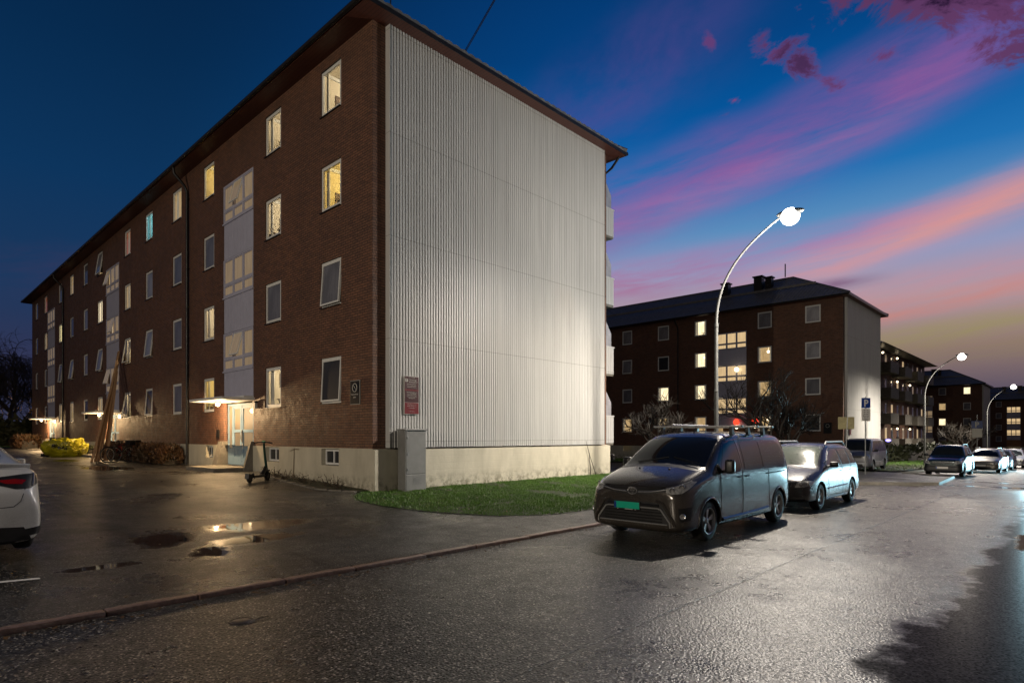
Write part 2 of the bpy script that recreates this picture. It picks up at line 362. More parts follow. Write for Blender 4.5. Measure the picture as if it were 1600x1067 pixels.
# ================================================================ camera, world
CAM=Vector((-9.43,-14.23,1.8)); FW=(.7249,.6888,0); RT=(.6888,-.7249,0)
cam=bpy.data.cameras.new('camera'); co=bpy.data.objects.new('camera',cam); COL.objects.link(co); scn.camera=co
co.location=CAM; co.rotation_euler=(R(90),0,math.atan2(.6888,.7249)-PI/2)
cam.sensor_width=36; cam.lens=36*949/1600; cam.shift_y=(681-533.5)/1600; cam.clip_start=.1; cam.clip_end=3000
scn.view_settings.view_transform='Standard'; scn.view_settings.look='None'; scn.view_settings.exposure=.75; scn.view_settings.gamma=1
scn.cycles.use_denoising=True; scn.cycles.use_adaptive_sampling=False; scn.cycles.max_bounces=6; scn.cycles.diffuse_bounces=2; scn.cycles.glossy_bounces=3; scn.cycles.transparent_max_bounces=8
scn.cycles.sample_clamp_indirect=1.5; scn.cycles.sample_clamp_direct=5.0; scn.cycles.pixel_filter_type='BLACKMAN_HARRIS'; scn.cycles.filter_width=1.5; scn.cycles.caustics_reflective=False; scn.cycles.caustics_refractive=False
def make_world():
    w=bpy.data.worlds.new('World'); scn.world=w; w.use_nodes=True; t=NT(w.node_tree); t.n.clear()
    out=t.n.new('ShaderNodeOutputWorld'); bg=t.n.new('ShaderNodeBackground'); t.l.new(bg.outputs[0],out.inputs[0])
    D=t.vm('NORMALIZE',t.node('ShaderNodeTexCoord').outputs['Generated'])
    f=t.vm('DOT_PRODUCT',D,FW); r=t.vm('DOT_PRODUCT',D,RT); z=t.xyz(D)[2]
    az=t.m('ARCTAN2',r,f); el=t.m('ARCSINE',z)
    def ramp(stops): return t.ramp(t.mr(el,0,1),[(p,s2l(c)) for p,c in stops])
    left=ramp([(0,(52,54,76)),(.10,(48,52,82)),(.2,(26,55,92)),(.34,(13,52,92)),(.5,(7,42,78)),(.7,(5,30,60)),(1,(4,22,45))])
    right=ramp([(0,(78,70,88)),(.06,(92,82,98)),(.12,(142,118,112)),(.19,(176,150,158)),(.25,(146,152,188)),(.31,(88,140,188)),(.37,(32,112,178)),(.45,(6,88,158)),(.55,(4,66,128)),(.7,(4,48,100)),(1,(4,26,60))])
    c=t.mix(t.mr(az,-.55,.22,0,1,True),left,right)
    side=t.m('MAXIMUM',t.mr(az,1.1,1.9,0,1,True),t.mr(az,-1.5,-.85,1,0,True)); c=t.mix(side,c,ramp([(0,(88,76,68)),(.3,(68,62,60)),(1,(28,32,42))]))  # unseen sky beside and behind the camera, warmed and brightened as fill light
    # streak noise, stretched along gently rising bands
    def st(sl,su,sv,det=6,off=0,ro=.55,dist=.3):
        a=math.atan(sl); u=t.m('ADD',t.m('MULTIPLY',az,math.cos(a)),t.m('MULTIPLY',el,math.sin(a))); v=t.m('SUBTRACT',t.m('MULTIPLY',el,math.cos(a)),t.m('MULTIPLY',az,math.sin(a)))
        return t.noise(t.cxyz(t.m('MULTIPLY',u,su),t.m('MULTIPLY',v,sv),off),1.0,det,ro,dist)
    n1=st(.2,3.2,19,10,1,.66); n2=st(.14,3.0,26,10,5,.66); n3=st(.3,4.5,9,10,9,.64); wob=st(.2,2.5,4,3,14)
    def band(a0,e0,sl,w,a1,a2,n,lo,hi,fad=.12):
        ce=t.m('ADD',t.m('ADD',t.m('MULTIPLY',t.m('SUBTRACT',az,a0),sl),e0),t.m('MULTIPLY',t.m('SUBTRACT',wob,.5),w*1.1))
        d=t.m('DIVIDE',t.m('ABSOLUTE',t.m('SUBTRACT',el,ce)),w)
        g=t.mr(d,.0,1.25,1,0,True)
        g=t.m('MULTIPLY',g,t.m('MULTIPLY',t.mr(az,a1-fad,a1+fad,0,1,True),t.mr(az,a2-fad,a2+fad,1,0,True)))
        return t.m('MULTIPLY',g,t.mr(n,lo-.06,hi+.1,0,1,True))
    def lay(c,mask,col,amt): return t.mix(t.m('MULTIPLY',mask,amt),c,s2l(col))
    # pale pink and lilac veils over the middle height
    c=lay(c,band(.17,.50,.55,.10,-.08,.34,n3,.30,.62,.16),(96,70,140),.5)
    c=lay(c,band(.16,.335,.27,.07,-.2,.72,n1,.28,.60),(148,84,150),.72)
    c=lay(c,band(.20,.330,.27,.035,-.2,.62,n2,.35,.6),(186,106,156),.45)
    c=lay(c,band(.3,.262,.10,.03,.1,.62,n2,.38,.6,.1),(182,112,160),.6)
    c=lay(c,band(.16,.235,.06,.035,-.2,.34,n2,.35,.62),(165,98,138),.8)
    c=lay(c,band(.5,.255,.25,.035,.34,1.2,n2,.30,.58,.1),(216,146,148),.72)
    c=lay(c,band(.65,.285,.28,.018,.5,1.2,n1,.30,.55,.1),(232,152,132),.55)
    c=lay(c,band(.6,.20,.12,.035,.3,1.2,n1,.36,.62),(200,140,150),.7)
    c=lay(c,band(.42,.215,.03,.011,.34,.52,n2,.3,.5,.06),(112,70,110),.9)
    c=lay(c,band(.5,.165,.08,.03,.3,1.2,n2,.42,.66),(205,130,118),.8)
    c=lay(c,band(.62,.135,.10,.026,.42,1.2,n1,.38,.62),(150,148,62),.5)
    c=lay(c,band(.55,.105,.04,.02,.3,1.2,n2,.4,.65),(140,130,84),.4)
    c=lay(c,band(-.62,.22,.05,.05,-1.2,-.45,n1,.45,.7),(60,55,88),.6)
    # fluffy dark clouds, upper right
    fl=t.noise(t.cxyz(t.m('MULTIPLY',az,11.0),t.m('MULTIPLY',el,17.0),3.7),1.0,9,.68,.5)
    def blob(a0,e0,ra,re,th,soft=.07,tilt=0.0):
        soft=soft*1.3; th=th-.05
        da=t.m('SUBTRACT',az,a0); de=t.m('ADD',t.m('SUBTRACT',el,e0),t.m('MULTIPLY',da,tilt))
        d=t.m('SQRT',t.m('ADD',t.m('POWER',t.m('DIVIDE',da,ra),2.0),t.m('POWER',t.m('DIVIDE',de,re),2.0)))
        q=t.m('SUBTRACT',t.m('ADD',t.m('MULTIPLY',t.m('SUBTRACT',fl,.5),4.2),.95),d)
        return t.mr(q,th,th+soft*4,0,1,True)
    for (a0,e0,ra,re,th,col,amt,tl) in [(.44,.508,.06,.032,.25,(72,42,78),.95,.45),(.485,.472,.035,.022,.3,(98,54,96),.85,.3),(.395,.535,.03,.02,.3,(92,50,92),.8,0),(.352,.478,.03,.010,.4,(150,72,118),.8,0),(.335,.462,.03,.008,.4,(160,76,120),.7,-.2),(.316,.553,.014,.016,.3,(110,60,110),.7,.4),(.56,.49,.04,.018,.35,(104,50,92),.8,.1)]:
        k=blob(a0,e0,ra,re,th,.16,tl); e=t.mix(t.mr(k,.25,.95),s2l((108,64,116)),s2l(col)); c=t.mix(t.m('MULTIPLY',t.mr(k,0,.8),amt),c,e)
    big=blob(.64,.525,.18,.055,.05,.14,.36); c=lay(c,t.mr(big,0,.7),(96,54,92),.9); big2=blob(.65,.545,.15,.045,.1,.14,.36); c=lay(c,big2,(24,14,40),.95)
    t.l.new(c,bg.inputs[0]); bg.inputs[1].default_value=.60
make_world()
# ================================================================ ground
YS=[-7,0,5,8,18,28,52]; GS=[.045,.28,.50,.54,.60,.65,.82]
def gz(Y):
    if Y<=YS[0]: return GS[0]
    for i in range(len(YS)-1):
        if Y<=YS[i+1]: return lerp(GS[i],GS[i+1],(Y-YS[i])/(YS[i+1]-YS[i]))
    return GS[-1]
def S(X): return -.017*(min(max(X,12),300)-12)
def H(X,Y):
    if Y<-7.0: return S(X)
    return (lerp(gz(Y),.03,sm(12,17,X)) if X>12 else gz(Y))+S(X)
def sheet(name,xs,ys,off,m,hf=H,parent=None):
    mb=MB(); nx=len(xs); vs=[(x,y,hf(x,y)+off) for y in ys for x in xs]
    mb.add(vs,[(j*nx+i,j*nx+i+1,(j+1)*nx+i+1,(j+1)*nx+i) for j in range(len(ys)-1) for i in range(nx-1)])
    return mb.build(name,m,parent,fix=False)
def rng(a,b,st): 
    n=max(1,round((b-a)/st)); return [a+(b-a)*i/n for i in range(n+1)]
XF=[12,12.5,13,13.5,14,14.5,15,15.5,16,16.5,17]
def yb(a,b): return sorted(set([a,b]+[y for y in YS if a<y<b]))
def xb(a,b): return sorted(set([a,b]+[x for x in XF if a<x<b]))
def H0(X,Y): return H(X,max(Y,-6.99)) if Y>-7.05 else S(X)-.05
# base terrain: sheet to the horizon
sheet_m=M['soil']
struct(sheet('ground',[-900,-200,-60]+XF+[60,300,900],[-900,-200,-15.6,-7.06,-7.0,0,5,8,18,28,52,120,400,1500],-.035,sheet_m,H0))
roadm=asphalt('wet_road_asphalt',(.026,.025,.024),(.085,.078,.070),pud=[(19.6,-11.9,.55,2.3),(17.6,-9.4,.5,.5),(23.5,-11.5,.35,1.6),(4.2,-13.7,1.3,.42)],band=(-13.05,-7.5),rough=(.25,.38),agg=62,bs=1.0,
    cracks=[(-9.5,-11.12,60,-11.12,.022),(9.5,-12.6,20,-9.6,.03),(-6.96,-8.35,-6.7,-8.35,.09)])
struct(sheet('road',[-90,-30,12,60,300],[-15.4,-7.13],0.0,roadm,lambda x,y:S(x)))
drivem=asphalt('wet_driveway_asphalt',(.016,.016,.016),(.055,.052,.048),pud=[(-6.0,-5.0,.35,.55),(-5.2,-4.4,.9,.35),(-6.2,-3.6,.5,.7),(-4.6,-3.2,1.0,.5),(-3.3,13,.8,2.2),(-7.4,-5.0,.45,.16),(-3.0,21.5,.6,1.2)],rough=(.20,.52),agg=70,bs=.45,
    cracks=[(-6.6,6,-6.72,-1.3,.09),(-6.72,-1.2,-6.5,-3.9,.14),(-4.2,2.2,-3.2,9,.015),(-7.2,3,-2.2,20,.012)])
struct(sheet('driveway',[-30,-14,-7,0,5,11.4],yb(-6.98,56),0.0,drivem))
sidem=asphalt('side_street_asphalt',(.022,.022,.022),(.075,.070,.065),pud=[(15.5,-7.9,.5,.5)],rough=(.28,.42),agg=60,bs=.6)
struct(sheet('side_street',xb(11.4,31),yb(-6.98,60),.004,sidem))
struct(sheet('side_street',[11.4,12,31],[-7.13,-6.98],.004,sidem,lambda x,y:S(x)+(.0 if y<-7.1 else lerp(.043,.03,sm(12,17,x)))))
pavem=asphalt('damp_pavement_asphalt',(.022,.021,.02),(.06,.056,.05),pud=[(-7.2,-6.3,.3,.2)],rough=(.32,.5),agg=85,bs=.6,cracks=[(-6.6,-5.9,-3.5,-5.75,.012)])
struct(sheet('pavement',[-5.2,-3,0,5,11.4],[-6.98,-6.4,-5.85,-5.3],.004,pavem))
# kerb of granite stones
mb=MB(); x=-60.0; rk=random.Random(3)
while x<11.4:
    L=rk.uniform(.85,1.35); j=rk.uniform(-.012,.012)
    top=.052+rk.uniform(-.005,.005)
    mb.bbox(x+.006,min(x+L,11.4)-.006,-7.125+j,-6.985+j,-.05,top,.018); x+=L
ko=mb.build('kerb',M['granite'],smooth=True,angle=50)
bm=bmesh.new(); bm.from_mesh(ko.data)
bmesh.ops.subdivide_edges(bm,edges=[e for e in bm.edges if e.calc_length()>.5],cuts=9)
for v in bm.verts:
    n=noise.noise(v.co*6); v.co.y+=n*.012; v.co.z+=noise.noise(v.co*5+Vector((9,0,0)))*.008
bm.to_mesh(ko.data); bm.free(); struct(ko)
# traffic pad at the mouth of the side street, kerbed
pad=[(15,-7.0),(17,-8.1),(19.1,-9.95),(26.6,-9.45),(27.3,-8.6),(28.5,-7.0)]
padm=asphalt('pad_asphalt',(.03,.028,.026),(.10,.09,.08),rough=(.35,.5),agg=55,bs=.7)
_p=MB().prism(pad,-.02,.085); _p.v=[(x,y,z+S(x)) for x,y,z in _p.v]; struct(_p.build('pavement',padm))
mb=MB(); mb.tube([(x,y,.06+S(x)) for x,y in pad[:]],.085,4); ko=mb.build('kerb',M['concrete']); struct(ko)
mb=MB()
for (a,b) in [((18.6,-8.7),(19.0,-8.2)),((22,-8.6),(23,-7.4)),((26.2,-9.2),(26.9,-8.4))]:
    dx,dy=b[0]-a[0],b[1]-a[1]; L=math.hypot(dx,dy); nx,ny=-dy/L*.05,dx/L*.05
    mb.add([(a[0]-nx,a[1]-ny,.095+S(a[0])),(a[0]+nx,a[1]+ny,.095+S(a[0])),(b[0]+nx,b[1]+ny,.095+S(b[0])),(b[0]-nx,b[1]-ny,.095+S(b[0]))],[(0,1,2,3)])
struct(mb.build('road_marking',M['white'],fix=False))
# painted bay line on the driveway
mb=MB(); mb.add([(-8.9,-5.02,H(-8,-5.02)+.004),(-8.9,-4.94,H(-8,-4.94)+.004),(-8.06,-5.14,H(-8,-5.14)+.004),(-8.06,-5.22,H(-8,-5.22)+.004)],[(0,1,2,3)])
struct(mb.build('parking_line',M['white'],fix=False))
# lawns: soil sheet + blades
def inside(p,poly):
    x,y=p; c=False; n=len(poly)
    for i in range(n):
        x1,y1=poly[i]; x2,y2=poly[(i+1)%n]
        if (y1>y)!=(y2>y) and x<(x2-x1)*(y-y1)/(y2-y1)+x1: c=not c
    return c
def lawn(poly,n,name,h=(.03,.075),seed=1,off=.012):
    rr=random.Random(seed); mb=MB()
    xs=[p[0] for p in poly]; ys=[p[1] for p in poly]
    pts=[Vector(p) for p in poly]; ed=[(i,(i+1)%len(poly)) for i in range(len(poly))]
    st=max(.5,(max(xs)-min(xs))/25)
    for y in sorted(set(rng(min(ys),max(ys),st)+[q for q in YS if min(ys)<q<max(ys)])):
        for x in rng(min(xs),max(xs),st):
            if inside((x,y),poly): pts.append(Vector((x,y)))
    r=delaunay_2d_cdt([Vector((p[0],p[1])) for p in pts],ed,[],1,1e-5)
    mb.add([(v.x,v.y,H(v.x,v.y)+off) for v in r[0]],[tuple(f) for f in r[2]])
    o=mb.build(name,M['soil']); struct(o)
    vs=[];fs=[];k=0
    while k<n:
        x=rr.uniform(min(xs)-.05,max(xs)+.05); y=rr.uniform(min(ys)-.05,max(ys)+.05)
        if not inside((x+rr.gauss(0,.05),y+rr.gauss(0,.06)),poly): continue
        if noise.noise(Vector((x*.9,y*.9,seed)))+.45*noise.noise(Vector((x*4,y*4,5)))<-.30 and rr.random()<.8: k+=1; continue
        k+=1; z=H(x,y)+off; a=rr.uniform(0,PI); hh=rr.uniform(*h)*(.7+.6*abs(noise.noise(Vector((x*1.3,y*1.3,0))))); w=hh*.16; dx,dy=math.cos(a)*w,math.sin(a)*w
        lx,ly=rr.uniform(-.5,.5)*hh,rr.uniform(-.5,.5)*hh; i=len(vs)
        vs+=[(x-dx,y-dy,z),(x+dx,y+dy,z),(x+lx,y+ly,z+hh)]; fs.append((i,i+1,i+2))
    me=bpy.data.meshes.new('grass'); me.from_pydata(vs,[],fs); me.materials.append(M['grass'])
    g=bpy.data.objects.new('grass',me); COL.objects.link(g); tag(g,kind='stuff'); return g
G1=[(-.05,-.12),(-.5,-.2),(-.95,-.6),(-1.35,-1.5),(-1.42,-2.5),(-1.2,-3.6),(-.9,-4.3),(-.4,-5.1),(.2,-5.55),(.9,-5.8),(2.05,-5.85),(4.5,-5.75),(8,-5.55),(11.4,-5.4),(11.4,-.12)]
g=lawn(G1,90000,'lawn',(.03,.065)); g['label']='damp green grass strip between gable wall and pavement'
g=lawn([(32,-6),(75,-6),(120,-6),(120,-.6),(42,-.6),(42,20),(32,20)],26000,'lawn',(.06,.14),2,.05); g['label']='grass in front of the next block along the street'
g=lawn([(-16,52.2),(-1,52.2),(14,53),(14,57),(-16,57)],9000,'lawn',(.06,.12),3,.02); g['label']='grass beyond the far end of the block'
# planting bed along the facade with edging stones
bed=[(-.02,.15),(-.55,-.05),(-1.05,1.2),(-.85,3.6),(-.55,5.2),(-.02,6.6)]
mb=MB(); mb.add([(x,y,H(x,y)+.03) for x,y in bed],[tuple(range(len(bed)))]); struct(mb.build('planting_bed',M['soil']))
mb=MB()
for i in range(1,4):
    (x0,y0),(x1,y1)=bed[i],bed[i+1]; L=math.hypot(x1-x0,y1-y0); n=max(1,round(L/.5))
    for k in range(n):
        a=(k+.03)/n;b=(k+.97)/n; p=Vector((lerp(x0,x1,a),lerp(y0,y1,a))); q=Vector((lerp(x0,x1,b),lerp(y0,y1,b))); an=math.atan2(q.y-p.y,q.x-p.x)
        mt=Matrix.Translation((p.x,p.y,H(p.x,p.y)))@Matrix.Rotation(an,4,'Z'); mb.bbox(0,(q-p).length,-.06,.06,-.05,.05,.012,mt)
struct(mb.build('bed_edging',M['concrete']))
# dark plants beyond: the far hedge and treeline are things further on
# ================================================================ buildings
def wall_mesh(mb,axis,c,u0,u1,z0,z1,holes,depth,inward):
    # wall on plane axis=c spanning u; holes (u0,u1,z0,z1); reveals go inward by depth
    us=sorted(set([u0,u1]+[h[0] for h in holes]+[h[1] for h in holes])); zs=sorted(set([z0,z1]+[h[2] for h in holes]+[h[3] for h in holes]))
    us=[u for u in us if u0<=u<=u1]
    def P(u,z,d=0): return (c+inward*d,u,z) if axis=='x' else (u,c+inward*d,z)
    vs=[P(u,z) for z in zs for u in us]; nu=len(us); fs=[]
    for j in range(len(zs)-1):
        for i in range(nu-1):
            um=(us[i]+us[i+1])/2; zm=(zs[j]+zs[j+1])/2
            if any(h[0]<um<h[1] and h[2]<zm<h[3] for h in holes): continue
            fs.append((j*nu+i,j*nu+i+1,(j+1)*nu+i+1,(j+1)*nu+i))
    mb.add(vs,fs)
    for h in holes:
        a,b,lo,hi=h; q=[(a,lo),(b,lo),(b,hi),(a,hi)]
        for k in range(4):
            p1,p2=q[k],q[(k+1)%4]; mb.add([P(*p1),P(*p2),P(*p2,depth),P(*p1,depth)],[(0,1,2,3)])
def frame_mb(w,h,xo,xi,b,mull=[],bars=[],mb=None,y0=None):
    # frame rectangle, origin at top centre, plane normal x, spans y -w/2..w/2, z -h..0
    mb=mb or MB()
    mb.box(xo,xi,-w/2,w/2,-b,0); mb.box(xo,xi,-w/2,w/2,-h,-h+b)
    mb.box(xo,xi,-w/2,-w/2+b,-h+b,-b); mb.box(xo,xi,w/2-b,w/2,-h+b,-b)
    for (y,t) in mull: mb.box(xo+.004,xi-.004,y-t/2,y+t/2,-h+b,-b)
    for (z,t) in bars: mb.box(xo+.002,xi-.006,-w/2+b,w/2-b,z-t/2,z+t/2)
    return mb
def window(par,yc,top,w,h,code,tilt=0,detail=True,X=0):
    mb=frame_mb(w-.01,h-.01,.045,.11,.055)
    o=mb.build('window',M['white'],par); o.location=(X,yc,top-.005)
    # sash with pane
    s=MB(); frame_mb(w-.12,h-.12,.03,.085,.05,mb=s); so=s.build('sash',M['white'],o); so.location=(0,0,-.055)
    if tilt: so.rotation_euler=(0,R(tilt),0)
    lit=code in 'ywdco'
    p=MB(); hw=(w-.12)/2-.05
    if lit: p.add([(.055,-hw,-(h-.12)+.05),(.055,hw,-(h-.12)+.05),(.055,hw,-.05),(.055,-hw,-.05)],[(0,3,2,1)])
    else: p.box(.052,.062,-hw,hw,-(h-.12)+.05,-.05)
    pm={'n':'pane_dark','b':'pane_black','p':'pane_pale'}.get(code)
    po=p.build('pane',M['glass'] if lit else M[pm],o,fix=not lit); po.location=(0,0,-.055)
    if tilt: po.rotation_euler=(0,R(tilt),0)
    si=MB(); si.box(-.05,.04,-w/2+.01,w/2-.01,-h-.02,-h+.003); si.build('sill',M['pipe'],o)
    if lit:
        rm=MB(); D=2.6; a,b=-.95,.95; z0,z1=-h-.85,.3
        q=[(.16,a,z0),(.16,b,z0),(.16,b,z1),(.16,a,z1),(D,a,z0),(D,b,z0),(D,b,z1),(D,a,z1)]
        rm.add(q,[(4,5,6,7),(0,1,5,4),(3,2,6,7),(0,4,7,3),(1,5,6,2)])
        real=par==NEARB[0] and code in 'ywc' and yc<25
        rm.build('room',M['plaster_'+code] if real else M['room_'+code],o,fix=False)
        if real:
            l=bpy.data.lights.new('room_light','POINT'); l.energy=34; l.color={'y':(1,.80,.42),'w':(1,.84,.58),'c':(.6,.95,1)}[code]; l.shadow_soft_size=.12
            lo=bpy.data.objects.new('room_light',l); COL.objects.link(lo); lo.parent=o; lo.location=(1.25,random.uniform(-.3,.3),-.12)
            q=random.uniform(-1.0,-.5)
            for nm,bx in (('picture',(.7,1.5,.925,.945,q,q+.5)),('cupboard',(1.7,2.3,.6,.94,-h-.85,-h+.45)),('picture',(2.55,2.59,-.5,.2,-.9,-.3)),('shelf',(.3,.9,.55,.94,-h-.4,-h+.1+random.random()*.3))):
                fu=MB(); fu.box(*bx); fu.build(nm,M['picture'],o)
            co_=MB(); co_.box(.17,2.6,.90,.95,.2,.3); co_.build('cornice',M['white'],o)
        if detail:
            k=random.random(); c=MB()
            if code in 'wd' or k<.5:   # curtains at the sides as folded cloth
                for sg in (-1,1):
                    wd=random.uniform(.12,.3); n=14; vs=[]
                    for i in range(n+1):
                        y=sg*(w/2-.02-wd*i/n); x=.2+.02*math.sin(i*2.1)
                        vs+=[(x,y,-h-.2),(x,y,.05)]
                    c.add(vs,[(2*i,2*i+2,2*i+3,2*i+1) for i in range(n)])
                c.build('curtain',M['curtain_real'] if real else M['curtain'],o,fix=False)
            if k>.45:
                c=MB(); c.tube([(1.1,.1,.3),(1.1,.1,-.25)],.006,5); c.ball(Vector((1.1,.1,-.33)),.12,10); c.build('ceiling_lamp',M['bulb'],o)
            if k<.35:
                c=MB(); c.lathe([(.0,-h+.02),(.06,-h+.02),(.08,-h+.14),(0.0,-h+.14)],10,Matrix.Translation((.15,-.2,0)))
                for i in range(9):
                    a2=i*.7; c.tube([(.15,-.2,-h+.14),(.15+.05*math.cos(a2),-.2+.1*math.sin(a2),-h+.3),(.15+.05*math.cos(a2),-.2+.2*math.sin(a2),-h+.28)],.008,4)
                c.build('potted_plant',M['deadplant'],o)
    return o
def stair_glazing(par,y0,y1,z0,z1,lit,open_=None,X=0):
    w=y1-y0; h=z1-z0; o=frame_mb(w,h,-.02,.08,.06,mull=[(-w/6,.09),(w/6,.09)],bars=[(-h*.68,.09)]).build('stair_window',M['lilac'],par); o.location=(X,(y0+y1)/2,z1)
    for i in range(3):
        c=-w/3+i*w/3; hw=w/6-.045
        for (a,b) in ((-.06,-h*.68+.045),(-h*.68-.045,-h+.06)):
            sash=MB(); bb=.035
            if open_==i and a==-.06:
                H_=a-b; fm=frame_mb(hw*2,H_,0,.04,.045); f=fm.build('open_sash',M['white'],o); f.location=(-.0,c,a); f.rotation_euler=(0,R(14),0)
                p=MB(); p.box(.012,.02,-hw+.045,hw-.045,-H_+.045,-.045); p.build('pane',M['pane_stair'],f)
                continue
            sash.box(.0,.05,c-hw,c-hw+bb,b,a); sash.box(.0,.05,c+hw-bb,c+hw,b,a); sash.box(.0,.05,c-hw+bb,c+hw-bb,a-bb,a); sash.box(.0,.05,c-hw+bb,c+hw-bb,b,b+bb)
            sash.build('sash',M['lilac'],o)
            p=MB(); p.box(.03,.04,c-hw+bb,c+hw-bb,b+bb,a-bb); p.build('pane',M[lit],o)
    bl=MB(); bl.box(.3,.32,-w/2,w/2,-h,0); bl.build('blind',M['pane_stair'],o)
    return o
def roof_face(mb,p0,e,n,L,W2,rise,wave=True,zb=13.28):
    # e: unit eave direction, n: inward unit; wavy interlocking tiles
    pit=.30; ns=max(8,int(L/pit*4)) if wave else 40
    rows=int(W2/.34)+1 if wave else 2
    S=[L*i/ns for i in range(ns+1)]; vs=[]; nn=ns+1
    zs=[]
    for j in range(rows+1):
        t0=min(W2,j*W2/rows)
        for lift in ((.03,) if j==0 else (0.0,.03)):   # a small step at every tile course
            for s in S:
                tm=min(s,L-s,W2); t=min(t0,tm)
                z=zb+.06+t*rise+lift*(1 if t<tm else 0)+(abs(math.sin(PI*s/pit))*.045 if wave else 0)
                vs.append((p0[0]+e[0]*s+n[0]*t,p0[1]+e[1]*s+n[1]*t,z))
            zs.append(1)
    R_=len(zs); fs=[]
    for j in range(R_-1):
        for i in range(nn-1): fs.append((j*nn+i,j*nn+i+1,(j+1)*nn+i+1,(j+1)*nn+i))
    base=len(vs)
    for i,s in enumerate(S): vs.append((p0[0]+e[0]*s,p0[1]+e[1]*s,zb+.015))
    for i in range(nn-1): fs.append((i,i+1,base+i+1,base+i))
    mb.add(vs,fs)
SX=17.3; NEARB=[]
COLS=[('A',1.62,2.80),('B',5.42,6.62),('C',11.21,12.37),('D',14.95,16.16),('E',19.0,20.15),('F',22.7,23.85),('G',28.40,29.6),('H',32.05,33.2),('I',36.0,37.12),('J',39.7,40.82),('K',45.1,46.24),('L',48.95,50.08)]
def block(name,label,loc,lits,stairs,near=True,group=None,opens={},W=11.1,L=51.6,doors=True,clad=True,balc=True,src=None):
    t=thing(name,label,'apartment block',loc,0,group)
    if not NEARB: NEARB.append(t)
    ZT=13.22; holes=[]
    for (c,a,b) in COLS:
        for r in range(4): holes.append((a,b,2.77+2.9*r,4.15+2.905*r))
    for k in range(3): holes.append((7.55+SX*k,10.21+SX*k,.7,11.46))
    if src:
        for nm in ('wall','roof','plinth','gable_cladding','gable_wall','soffit','gutter'):
            for ch in src.children:
                if ch.name.split('.')[0]==nm: copy_tree(ch,t)
    else:
        mb=MB(); wall_mesh(mb,'x',0,0,L,1.45,ZT,[(h[0],h[1],max(1.45,h[2]),h[3]) for h in holes],.13,1)
        mb.add([(0,L,1.45),(W,L,1.45),(W,L,ZT),(0,L,ZT)],[(0,1,2,3)]); mb.add([(W,0,1.45),(W,L,1.45),(W,L,ZT),(W,0,ZT)],[(0,1,2,3)])
        mb.add([(0,0,1.45),(.44,0,1.45),(.44,0,ZT),(0,0,ZT)],[(0,1,2,3)]); mb.add([(10.7,0,1.45),(W,0,1.45),(W,0,ZT),(10.7,0,ZT)],[(0,1,2,3)])
        mb.add([(.44,.02,1.45),(10.7,.02,1.45),(10.7,.02,ZT),(.44,.02,ZT)],[(0,1,2,3)])
        mb.build('wall',M['brick'],t,fix=False)
        # plinth with basement windows
        bw=[(a+.08,b-.1,.92,1.42) for (c,a,b) in COLS if c not in 'C']+[(11.25,12.0,.92,1.42)]
        dh=[(7.55+SX*k,10.21+SX*k,-1,1.45) for k in range(3)]
        mb=MB(); wall_mesh(mb,'x',-.03,-.03,L+.03,-.8,1.45,[(h[0],h[1],h[2],h[3]) for h in bw]+[(d[0],d[1],-.8,1.45) for d in dh],.22,1)
        mb.add([(-.03,-.16,-.8),(W+.05,-.16,-.8),(W+.05,-.16,1.42),(-.03,-.16,1.42)],[(0,1,2,3)])
        mb.add([(-.03,-.16,1.42),(W+.05,-.16,1.42),(W+.05,.05,1.45),(-.03,.05,1.45)],[(0,1,2,3)])
        mb.add([(-.03,-.16,-.8),(-.03,-.03,-.8),(-.03,-.03,1.45),(-.03,-.16,1.42)],[(0,1,2,3)])
        mb.add([(-.03,-.03,1.45),(-.03,L,1.45),(.01,L,1.45),(.01,-.03,1.45)],[(0,1,2,3)])
        mb.add([(W+.05,-.16,-.8),(W+.05,L,-.8),(W+.05,L,1.42),(W+.05,-.16,1.42)],[(0,1,2,3)]); mb.add([(0,L+.02,-.8),(W,L+.02,-.8),(W,L+.02,1.45),(0,L+.02,1.45)],[(0,1,2,3)])
        mb.build('plinth',M['plinth'],t,fix=False)
        # corrugated gable cladding, real ribs
        mb=MB(); x=.44; P=.1; prof=[(0,0),(.036,0),(.05,-.022),(.086,-.022)]; pts=[]
        while x<10.7-1e-6:
            for dx,dy in prof:
                if x+dx<10.7: pts.append((x+dx,dy))
            x+=P
        pts.append((10.7,0)); vs=[]
        for (x,dy) in pts: vs+=[(x,-.17+dy,1.47),(x,-.17+dy,ZT)]
        mb.add(vs,[(2*i,2*i+2,2*i+3,2*i+1) for i in range(len(pts)-1)])
        mb.box(.425,.44,-.205,.0,1.47,ZT); mb.box(10.7,10.715,-.205,0,1.47,ZT)
        mb.build('gable_cladding',M['clad'],t,fix=False)
        # roof
        o=.6; mb=MB(); X0,X1,Y0,Y1=-o,W+o,-o,L+o; hw=(W+2*o)/2; rise=.545
        roof_face(mb,(X0,Y0),(1,0),(0,1),W+2*o,hw,rise); roof_face(mb,(X1,Y0),(0,1),(-1,0),L+2*o,hw,rise,False)
        roof_face(mb,(X1,Y1),(-1,0),(0,-1),W+2*o,hw,rise,False); roof_face(mb,(X0,Y1),(0,-1),(1,0),L+2*o,hw,rise,near)
        zr=13.28+.08+hw*rise; mb.tube([(W/2,Y0+hw,zr),(W/2,Y1-hw,zr)],.11,8)
        for (xx,yy,yr) in ((X0,Y0,Y0+hw),(X1,Y0,Y0+hw),(X0,Y1,Y1-hw),(X1,Y1,Y1-hw)): mb.tube([(xx,yy,13.38),(W/2,yr,zr)],.09,6)
        mb.box(1.7,1.78,2.5,L-2.5,14.95,15.15)
        ro=mb.build('roof',M['tiles'],t,fix=False)
